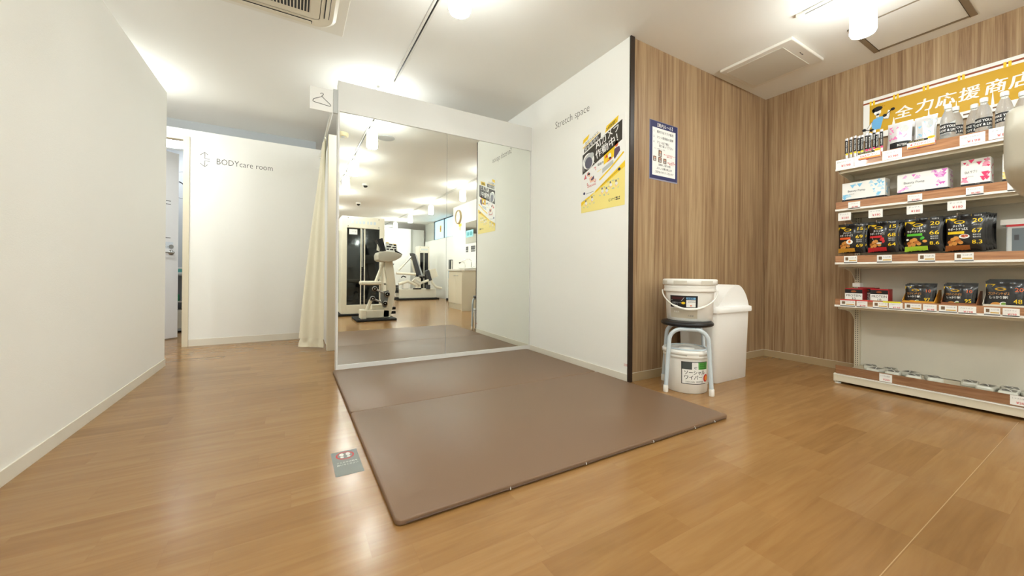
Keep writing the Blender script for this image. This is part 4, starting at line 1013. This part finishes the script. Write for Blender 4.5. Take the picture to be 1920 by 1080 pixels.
def traybag(y0, y1, cm, nm, nums, z1, n=3):
    t = thing('display_tray', '%s cardboard display tray on the fourth shelf' % nm, 'tray', (1.475, (y0+y1)/2, T4))
    x = 1.465; b = B().box(x, y1, T4, x+.003, y0, T4+.048, cm).box(x, y1, T4, x+.16, y0, T4+.003, cm)
    b.prism([(0, 0), (.16, 0), (.16, .12), (.10, .12), (0, .048)], plane((x, y1, T4), (1, 0, 0), (0, 0, 1)), 0, .002, cm)
    b.prism([(0, 0), (.16, 0), (.16, .12), (.10, .12), (0, .048)], plane((x, y0, T4), (1, 0, 0), (0, 0, 1)), 0, .002, cm)
    b.rect(side(x, y0, T4), .01, .012, (y0-y1)*.6, .026, ink_g, 1); b.build('tray', t)
    def dr(P, G, w, h):
        P.poly(G, [(0, .80*h), (0, .90*h), (.25*w, .90*h), (.18*w, .83*h)], yel_b, 1); P.ell(G, w*.36, .74*h, w*.14, .05*h, yellow, 2, 20, hole=.6)
        P.text(G, 'プロテインチップス', w*.33, .55*h, .11*h, fry, 2, 'CENTER', fit=w*.56).text(G, 'しっかり贅沢', w*.33, .43*h, .10*h, paper, 2, 'CENTER', bold=.02, fit=w*.5)
        P.ell(G, w*.26, .22*h, w*.14, .09*h, fry, 3, 14); P.ell(G, w*.44, .26*h, w*.09, .07*h, paper, 3, 14); P.ell(G, w*.44, .26*h, w*.06, .045*h, C_g, 4, 12)
        P.text(G, nums[0], w*.82, .66*h, .18*h, org, 2, 'CENTER', bold=.02, fit=w*.2).text(G, nums[1], w*.80, .28*h, .20*h, yel_b, 2, 'CENTER', bold=.02, fit=w*.2)
        P.line(G, [(w*.66, .05*h), (w*.66, .95*h)], .0012, yellow, 2)
    for i in range(n):
        bag('snack_pouch', '%s black snack pouch leaning in the %s tray' % (('front', 'second', 'third', 'rear')[i], nm), 'snack pouch', 'snack pouches in the display trays',
            y0-.006, y1+.006, T4+.006, z1+.004*i, x+.022+.034*i, film, dr, .011, .09, .10, 0)
C_g = mat('dip_green', (120, 160, 60), .5)
traybag(-2.242, -2.385, mat('tray_yellow', (226, 160, 48), .5), 'yellow', ('10', '97'), .700)
traybag(-2.412, -2.552, mat('tray_brown', (150, 92, 56), .5), 'brown', ('10', '95'), .706)
traybag(-2.575, -2.735, mat('tray_white', (226, 220, 205), .5), 'white', ('20', '48'), .728, 4)

# ------------------------------------------------------------------ flat packs on the base deck
pk = mat('grey_foil_pack', (120, 122, 118), .25, metal=.4); pk2 = mat('clear_pack_white', (206, 206, 196), .2)
T0 = .0665
spots = [(1.67, -2.03, .3), (1.58, -2.085, -.2), (1.67, -2.135, .15), (1.58, -2.175, .1), (1.66, -2.235, -.2), (1.57, -2.275, .2), (1.62, -2.355, .4),
         (1.67, -2.50, .1), (1.62, -2.575, -.15), (1.67, -2.655, .2), (1.57, -2.66, 0), (1.58, -2.74, .25), (1.69, -2.735, .1)]
for i, (x, y, a) in enumerate(spots):
    side_ = 'left' if i < 7 else 'right'
    t = thing('flat_pack', '%s grey and clear packet of the %s group lying on the base deck' % (ordn[i if i < 7 else i-7], side_), 'packet', (x, y, T0), 'packets lying on the base deck')
    M = Rz(a, (x, y, 0)); b = B()
    zo = T0
    b.box(x-.05, y-.036, zo, x+.05, y+.036, zo+.030, pk2, r=.010, M=M); b.build('pouch', t)
    b = B(); FF = lambda X, Y, k=0: M @ V((x+X, y+Y, zo+.0302+k*.0005))
    b.poly(FF, [(-.040, -.028), (.03, -.028), (.040, .004), (.01, .026), (-.035, .022)], pk, 1); b.ell(FF, -.005, 0, .022, .013, grey_d, 2, 16, rot=.5, hole=.6)
    b.line(FF, [(-.035, -.014), (.0, -.004), (.03, .012)], .005, paper, 3)
    b.build('contents_print', t)
# ------------------------------------------------------------------ gym behind the camera, seen in the mirror
struct(B().box(1.50, -5.86, 0, 2.2, -3.6, H, white_wall), 'wall_basin')
struct(B().box(1.95, -9.6, 0, 2.05, -5.86, H, mat('sage_grey_wall', (205, 207, 196), .7)), 'wall_window')
struct(B().box(1.86, -9.3, 0, 1.95, -5.86, 1.79, white_wall), 'wall_low_ledge')
struct(B().box(-4.6, -9.42, 0, 1.38, -9.34, 2.20, white_wall), 'wall_gym_partition')
struct(B().box(1.38, -9.52, 0, 1.86, -9.44, 2.20, mat('partition_shade_grey', (214, 213, 205), .7)), 'wall_gym_panel')  # set-back panel, coloured greyer to stand in for the shade at the corner
wn_ = B()
wf = mat('dark_window_frame', (92, 98, 104), .5)
for y in (-8.62, -7.72, -6.9): wn_.box(1.93, y, 1.80, 1.95, y+.07, H, wf)
wn_.box(1.93, -8.62, 1.80, 1.95, -6.83, 1.82, wf).box(1.93, -8.62, H-.03, 1.95, -6.83, H, wf)
wo = struct(wn_, 'window_1')
gl = B().box(1.942, -8.56, 1.82, 1.949, -6.9, H-.03, mat('blue_lit_window', (148, 192, 214), .2, emit=.55)); gl.build('pane', wo)
tag(B().rect(side(1.941, -7.95, 2.02), 0, 0, .16, .2, mat('window_sticker', (238, 214, 110), .5), 1).rect(side(1.941, -7.95, 2.02), .05, .06, .11, .14, org, 2).build('window_sticker', loc=(1.94, -8.03, 2.02)),
    'yellow square sticker on the blue window pane in the mirror', 'sticker')
# wall clock
ck = thing('wall_clock', 'round wall clock with a wood rim above the basin, seen in the mirror', 'clock', (1.49, -5.48, 2.12))
Mx = Matrix.Translation(V((1.5, -5.48, 2.12))) @ Matrix.Rotation(-PI/2, 4, 'Y')
B().lathe([(.17, 0), (.175, .03), (.165, .045), (.150, .045), (.148, .02)], (0, 0, 0), mat('light_wood_rim', (176, 158, 120), .4), 40, M=Mx, caps=False).build('rim', ck)
B().lathe([(.15, .018), (.002, .02)], (0, 0, 0), paper, 40, M=Mx).build('face', ck)
Fq = side(1.479, -5.48, 2.12)
q = B().line(Fq, [(0, 0), (.05, .07)], .008, ink, 1).line(Fq, [(0, 0), (-.09, .06)], .006, ink, 1)
for i in range(12): a = i*PI/6; q.line(Fq, [(.12*math.cos(a), .12*math.sin(a)), (.135*math.cos(a), .135*math.sin(a))], .006, ink, 1)
q.build('hands', ck)
fl = B().rect(side(1.498, -5.30, 1.72), 0, 0, .20, .24, paper, 0).rect(side(1.498, -5.30, 1.72), .01, .16, .19, .23, yel_b, 1).ell(side(1.498, -5.30, 1.72), .10, .12, .06, .06, yel_l, 1, 20)
tag(fl.build('wall_flyer', loc=(1.498, -5.4, 1.72)), 'small yellow and white flyer on the wall below the clock', 'flyer')
# mirror above basin, soap instructions and notices
vm_ = thing('basin_mirror', 'small wall mirror above the washbasin, seen in the right mirror panel', 'mirror', (1.495, -4.75, 1.45))
B().box(1.492, -5.06, 1.44, 1.4999, -4.30, 1.93, grey_l).build('backing', vm_)
B().rect(side(1.4915, -4.30, 1.44), 0, 0, .76, .49, mirror_m, 0).build('glass', vm_)
an = B().rect(side(1.490, -4.62, 1.58), 0, 0, .40, .16, mat('aqua_notice', (150, 214, 222), .5), 0).ell(side(1.490, -4.62, 1.58), .12, .08, .07, .05, mat('teal_print', (70, 160, 170), .5), 1, 20).rect(side(1.490, -4.62, 1.58), .22, .04, .34, .12, mat('teal_print', (70, 160, 170), .5), 1)
tag(an.build('wash_notice', loc=(1.49, -4.8, 1.58)), 'aqua hand washing notice stuck on the small basin mirror', 'notice')
wn2 = B().rect(side(1.498, -4.35, 1.38), 0, 0, .68, .058, paper, 0)
tag(wn2.build('paper_notice', loc=(1.498, -4.7, 1.40)), 'white paper notice strip below the basin mirror', 'notice')
for y, w, l in ((-4.90, .14, 'left'), (-4.52, .24, 'right')):
    F = side(1.498, y, 1.24); b = B().rect(F, 0, 0, w, .13, grey_d, 0)
    for i in range(3): b.rect(F, w*.1+i*w*.3, .02, w*.1+i*w*.3+w*.2, .055, grey_l, 1).rect(F, w*.1+i*w*.3, .075, w*.1+i*w*.3+w*.2, .11, grey_m, 1)
    tag(b.build('instruction_card', loc=(1.498, y, 1.24)), l+' dark instruction card above the basin tap', 'card', 'dark cards above the basin')
# vanity cabinet
vc = thing('washbasin_cabinet', 'cream two door washbasin cabinet reflected in the right mirror panel', 'cabinet', (1.20, -4.2, 0))
cab_m = mat('cabinet_cream', (226, 218, 196), .4)
B().box(.97, -4.72, .10, 1.498, -3.821, .80, cab_m).box(.88, -3.82, 0, 1.498, -3.80, .80, cab_m).build('body', vc)
B().box(.96, -4.70, 0, .99, -3.82, .10, mat('cabinet_plinth', (206, 198, 176), .5)).build('plinth', vc)
for i, (a, c) in enumerate(((-3.85, -4.27), (-4.275, -4.70))):
    d = B().box(.945, c, .12, .968, a, .765, cab_m, r=.003).build('door', vc)
    hy = -4.20 if i == 0 else -4.34
    B().tube([(.945, hy-.05, .70), (.930, hy-.05, .70), (.930, hy+.05, .70), (.945, hy+.05, .70)], .005, steel, 8).build('handle', d)
B().box(.93, -4.74, .80, 1.498, -3.79, .835, mat('counter_white', (236, 232, 222), .2), r=.005).build('worktop', vc)
B().lathe([(.02, .0), (.21, .0), (.24, .02), (.245, .035), (.235, .035), (.20, .012), (.02, .008)], (1.23, -4.25, .835), white_gl, 36, sy=1.2, sx=.85).build('basin', vc)
tp = thing('basin_tap', 'chrome gooseneck tap with black tip on the washbasin', 'tap', (1.40, -4.5, .835))
B().lathe([(.03, 0), (.025, .02), (.015, .03)], (1.40, -4.50, .835), chrome, 20).tube([(1.40, -4.50, .85), (1.40, -4.50, 1.02), (1.37, -4.53, 1.06), (1.32, -4.59, 1.06), (1.22, -4.70, .99)], .011, chrome, 10).build('spout', tp)
B().tube([(1.225, -4.695, .993), (1.20, -4.72, .975)], .016, black, 10).build('nozzle', tp)
B().tube([(1.40, -4.50, .88), (1.44, -4.42, .90)], .008, chrome, 8).build('lever', tp)
t = thing('soap_bottle', 'small white pump soap bottle beside the basin tap', 'bottle', (1.38, -4.66, .835))
B().lathe([(.03, 0), (.034, .01), (.034, .10), (.012, .13)], (1.38, -4.86, .835), white_pl, 20).build('body', t)
B().tube([(1.38, -4.86, .965), (1.38, -4.86, 1.0), (1.33, -4.86, 1.0)], .006, grey_l, 8).build('pump', t)

# ---- tall weight tower
def tower(x0, y0, lab, wid=.70, hgt=1.71, dep=.45):
    """front faces +y at y0"""
    t = thing('weight_stack_tower', lab, 'exercise machine', (x0+wid/2, y0-dep/2, 0))
    x1 = x0+wid; s = wid/.70
    B().box(x0-.06, y0-dep-.05, 0, x1+.04, y0+.03, .035, black_r, r=.01).build('foot_plate', t)
    b = B().box(x0, y0-dep, .035, x0+.085*s, y0, hgt, cream, r=.012).box(x1-.085*s, y0-dep, .035, x1, y0, hgt, cream, r=.012)
    b.box(x0+.02, y0-dep, hgt-.20, x1-.02, y0-.002, hgt-.002, cream, r=.008).box(x0+.02, y0-dep, .035, x1-.02, y0-.004, .19, cream, r=.006); b.build('frame', t)
    B().box(x0+.085*s, y0-dep+.02, .19, x1-.085*s, y0-dep+.04, hgt-.2, black_g).build('rear_shield', t)
    B().box(x0+.085*s, y0-.03, .19, x0+.30*s, y0-.02, hgt-.2, black_g).build('shield', t)
    B().box(x0+.375*s, y0-.03, .19, x1-.085*s, y0-.02, hgt-.2, black_g).build('shield', t)
    b = B().box(x0+.300*s, y0-.035, .12, x0+.315*s, y0-.005, hgt-.2, cream).box(x0+.360*s, y0-.035, .12, x0+.375*s, y0-.005, hgt-.2, cream); b.build('front_rails', t)
    b = B()
    for i in range(18): b.box(x0+.20*s, y0-.22, .22+i*.034, x0+.48*s, y0-.08, .25+i*.034, grey_d, r=.003)
    b.build('weight_plates', t)
    b = B().tube([(x0+.30*s, y0-.15, .2), (x0+.30*s, y0-.15, hgt-.2)], .011, chrome, 10).tube([(x0+.38*s, y0-.15, .2), (x0+.38*s, y0-.15, hgt-.2)], .011, chrome, 10).box(x0+.322*s, y0-.09, .84, x0+.356*s, y0-.07, hgt-.2, steel); b.build('guide_rods', t)
    Fq = lambda X, Y, k=0: V((x1-X, y0-.001+k*.0005, Y))
    b = B()
    for i, w in enumerate((.05, .045, .03, .05, .045, .035, .05)): b.rect(Fq, .15*s+i*.06*s, hgt-.125, .15*s+i*.06*s+w*s*.8, hgt-.075, mat('faded_logo_blue', (206, 216, 222), .4), 1)
    for X in (.10*s, wid-.10*s):
        for z in (hgt-.03, hgt-.17): b.ell(Fq, X, z, .008, .008, grey_d, 1, 10)
    b.build('header_print', t)
    return t
tower(-1.288, -3.85, 'tall cream weight tower with black glass shields behind the seated machine')
Fi = lambda X, Y, k=0: V((-1.04-X, -3.868+k*.0005, Y))
tag(B().rect(Fi, 0, 1.40, .13, 1.49, paper, 1).text(Fi, '使い方', .02, 1.44, .02, ink_g, 2).build('instruction_paper', loc=(-1.1, -3.868, 1.4)), 'small white instruction paper on the black glass of the tall tower', 'notice')
tower(-1.87, -4.42, 'cream and black weight tower half hidden at the left mirror edge')
tower(1.24, -7.93, 'slim cream weight tower with dark slot beside the leg press', wid=.33, hgt=1.55, dep=.35)

# ---- seated machine in front of the tower (its head also enters the picture at the right edge)
mc = thing('seated_exercise_machine', 'cream seated exercise machine with rollers, its head at the right picture edge', 'exercise machine', (-.88, -3.12, 0))
FX = lambda y: (lambda X, Z, k=0: V((X, y-k*.0005, Z)))
def slab(b, poly, y0, y1, m, smooth=False):
    return b.prism(poly, FX(0), -y0, -y1, m, smooth) if False else b.prism(poly, FX(y0), 0, y0-y1, m, smooth)
B().box(-1.17, -3.50, 0, -.58, -2.92, .035, black_r, r=.008).build('foot_plate', mc)
b = B().box(-1.09, -3.16, .035, -.66, -3.05, .165, cream, r=.015).box(-1.10, -3.22, .035, -1.02, -2.99, .175, cream, r=.012); b.build('base_beam', mc)
colp = [(-.76, .05), (-.65, .05), (-.625, .18), (-.598, .33), (-.575, .48), (-.580, .60), (-.60, .76), (-.63, .95), (-.75, .95), (-.735, .78), (-.705, .62), (-.70, .48), (-.725, .33), (-.75, .18)]
slab(B(), colp, -3.05, -3.16, cream, True).build('column', mc)
B().box(-1.10, -3.24, .555, -.80, -2.98, .615, cream, r=.022, seg=4).build('seat_arm', mc)
B().tube([(-.87, -3.10, .60), (-.76, -3.10, .90)], .026, cream, 12).build('strut', mc)
B().tube([(-1.0, -3.10, .16), (-.93, -3.10, .35)], .028, cream, 12).build('strut', mc)
B().box(-.80, -3.14, .42, -.765, -3.08, .88, cream, r=.006).box(-.92, -3.25, .165, -.74, -3.12, .235, cream, r=.01).build('inner_frame', mc)
slab(B(), [(-.81, .44), (-.69, .47), (-.68, .42), (-.72, .20), (-.77, .20), (-.81, .34)], -3.035, -3.045, grey_m).build('guard_plate', mc)
for (x, z), (x2, z2) in (((-.905, .496), (-.718, .409)), ((-.935, .346), (-.749, .265))):
    B().tube([(x, -3.045, z), (x2, -3.045, z2)], .014, steel, 10).build('link_tube', mc)
    for X, Z in ((x, z), (x2, z2)):
        Mr = Matrix.Translation(V((X, -3.005, Z))) @ Matrix.Rotation(-PI/2, 4, 'X')
        r_ = B().lathe([(.036, -.03), (.042, -.02), (.042, .015), (.034, .02)], (0, 0, 0), black_r, 24, M=Mr).lathe([(.040, .0155), (.040, .019), (.030, .0212)], (0, 0, 0), steel, 24, M=Mr, caps=False).lathe([(.030, .0213), (.002, .0213)], (0, 0, 0), black_r, 24, M=Mr).build('roller', mc)
        B().lathe([(.011, .02), (.011, .026)], (0, 0, 0), chrome, 14, M=Mr).build('bolt', r_)
# head shroud
hd_m = mat('machine_head_cream', (190, 184, 168), .4)
hp = [(-.866, .945), (-.835, .922), (-.70, .912), (-.60, .945), (-.52, .995), (-.505, 1.035), (-.60, 1.07), (-.74, 1.085), (-.85, 1.065), (-.872, 1.02)]
bm = bmesh.new()
f0 = [bm.verts.new((x, -2.925, z)) for x, z in hp]; f1 = [bm.verts.new((x, -3.28, z)) for x, z in hp]
bm.faces.new(f0); bm.faces.new(f1[::-1])
for i in range(len(hp)): bm.faces.new((f0[i], f1[i], f1[(i+1) % len(hp)], f0[(i+1) % len(hp)]))
bmesh.ops.recalc_face_normals(bm, faces=list(bm.faces))
bmesh.ops.bevel(bm, geom=list(bm.edges), offset=.014, segments=4, affect='EDGES', profile=.5); bm.verts.index_update()
B().add([q.co.copy() for q in bm.verts], [[q.index for q in f.verts] for f in bm.faces], hd_m, True).build('head_shroud', mc); bm.free()
slab(B(), [(-.875, 1.26), (-.79, 1.29), (-.735, 1.09), (-.80, 1.085)], -3.02, -3.22, black_r).build('back_pad', mc)
slab(B(), [(-.845, 1.22), (-.855, 1.10), (-.82, 1.085), (-.81, 1.2)], -3.10, -3.14, cream).build('pad_bracket', mc)
b = slab(B(), [(-.74, 1.10), (-.735, 1.235), (-.56, 1.20), (-.545, 1.075)], -3.06, -3.068, paper)
Fi = lambda X, Y, k=0: V((-.55-X*1.0, -3.0595+k*.0005, 1.08+Y))
for x, y, w, h in ((.02, .095, .04, .02), (.08, .105, .05, .015), (.02, .06, .06, .02), (.10, .07, .07, .022), (.02, .02, .03, .028), (.065, .025, .05, .02), (.13, .03, .04, .02)): b.rect(Fi, x, y, x+w, y+h, ink, 1)
b.rect(Fi, .02, .118, .07, .128, yel_b, 1); b.rect(Fi, .135, .135, .175, .148, yel_b, 1); b.build('instruction_placard', mc)
B().tube([(-.60, -3.0, 1.09), (-.54, -2.98, 1.06), (-.50, -2.98, 1.03)], .014, black_r, 10).build('grip', mc)
b = B()
for z in (.13, .06): b.box(-.66, -3.40, z, -.50, -3.34, z+.045, black_r, r=.008)
b.build('foot_pedals', mc)

# ---- leg press far behind
lp = thing('leg_press_machine', 'cream leg press machine with slanted dark backrest far back in the mirror', 'exercise machine', (1.05, -7.4, 0))
B().box(.46, -7.85, 0, 1.62, -7.18, .045, black_r, r=.008).build('foot_plate', lp)
B().box(.52, -7.75, .045, 1.56, -7.28, .30, mat('machine_cream_shade', (222, 216, 200), .4), r=.02).build('base_housing', lp)
slab(B(), [(.86, 1.30), (.93, 1.28), (1.12, .66), (1.03, .64)], -7.25, -7.55, grey_d).build('backrest', lp)
slab(B(), [(.93, 1.28), (.98, 1.25), (1.18, .64), (1.12, .66)], -7.27, -7.53, grey_l).build('backrest_shell', lp)
B().tube([(.52, -7.4, .82), (.86, -7.4, 1.20), (.90, -7.4, 1.0), (1.0, -7.4, .66)], .028, cream, 10).build('back_frame', lp)
B().tube([(.42, -7.24, .74), (.95, -7.24, .71)], .034, cream, 10).tube([(.95, -7.24, .71), (1.10, -7.24, .64)], .03, black_r, 10).build('side_arm', lp)
b = B().tube([(.50, -7.3, .44), (.75, -7.3, .52), (1.0, -7.3, .40)], .04, cream, 10).tube([(.9, -7.3, .56), (1.1, -7.3, .42)], .06, mat('machine_cream_shade', (222, 216, 200), .4), 10)
b.tube([(1.0, -7.35, .42), (1.4, -7.35, .56)], .035, cream, 10).box(.62, -7.5, .30, .80, -7.3, .46, white_pl, r=.03).box(1.04, -7.5, .30, 1.12, -7.3, .60, cream, r=.01); b.build('linkage', lp)
B().tube([(1.40, -7.35, .70), (1.46, -7.35, .48), (1.56, -7.35, .36), (1.74, -7.35, .31)], .035, cream, 12).build('curved_frame', lp)
slab(B(), [(1.36, .84), (1.54, .88), (1.62, .66), (1.44, .58)], -7.3, -7.36, cream).build('foot_platform', lp)
slab(B(), [(1.28, .80), (1.34, .84), (1.44, .55), (1.36, .52)], -7.3, -7.5, grey_d).build('seat_pad', lp)
b = B()
for i in range(6): b.box(.40, -7.50, .20+i*.035, .52, -7.35, .228+i*.035, black, r=.003)
b.box(.9, -7.3, .30, 1.12, -7.26, .325, black).box(.38, -7.2, .05, .46, -7.1, .09, black_r).box(1.26, -7.3, .3, 1.36, -7.2, .42, grey_d); b.build('weight_plates', lp)
b = B().tube([(.55, -7.22, .62), (.60, -7.22, .66), (.68, -7.22, .63)], .015, black, 8).tube([(1.02, -7.22, .66), (1.20, -7.22, .67)], .02, steel, 8).box(1.14, -7.25, .60, 1.22, -7.2, .66, black, r=.01); b.build('grips', lp)
rd2 = thing('arm_machine', 'cream machine with dark pads partly behind the seated machine', 'exercise machine', (.2, -7.6, 0))
B().box(-.1, -7.9, 0, .34, -7.5, .045, black_r, r=.008).build('foot_plate', rd2)
B().box(.12, -7.75, .045, .26, -7.6, 1.0, cream, r=.02).box(.12, -7.75, .40, .40, -7.6, .47, cream, r=.01).build('column', rd2)
slab(B(), [(.20, .98), (.44, 1.0), (.40, .94), (.22, .9)], -7.55, -7.75, black_r).build('upper_pad', rd2)
slab(B(), [(.26, .86), (.32, .88), (.38, .70), (.32, .68)], -7.55, -7.75, grey_m).build('seat_pad', rd2)
wm = thing('wall_machine_board', 'slim black and white upright machine column beside the basin wall', 'exercise machine', (1.75, -6.6, 0))
B().box(1.66, -6.75, 0, 1.84, -6.5, .06, black_r).build('foot_plate', wm)
B().box(1.70, -6.70, .06, 1.83, -6.55, 1.12, black_g, r=.01).build('column', wm)
B().box(1.69, -6.71, .60, 1.80, -6.54, .80, mat('pale_blue_panel', (190, 210, 222), .4), r=.01).box(1.72, -6.545, .85, 1.75, -6.535, 1.1, white_pl).build('panel', wm)
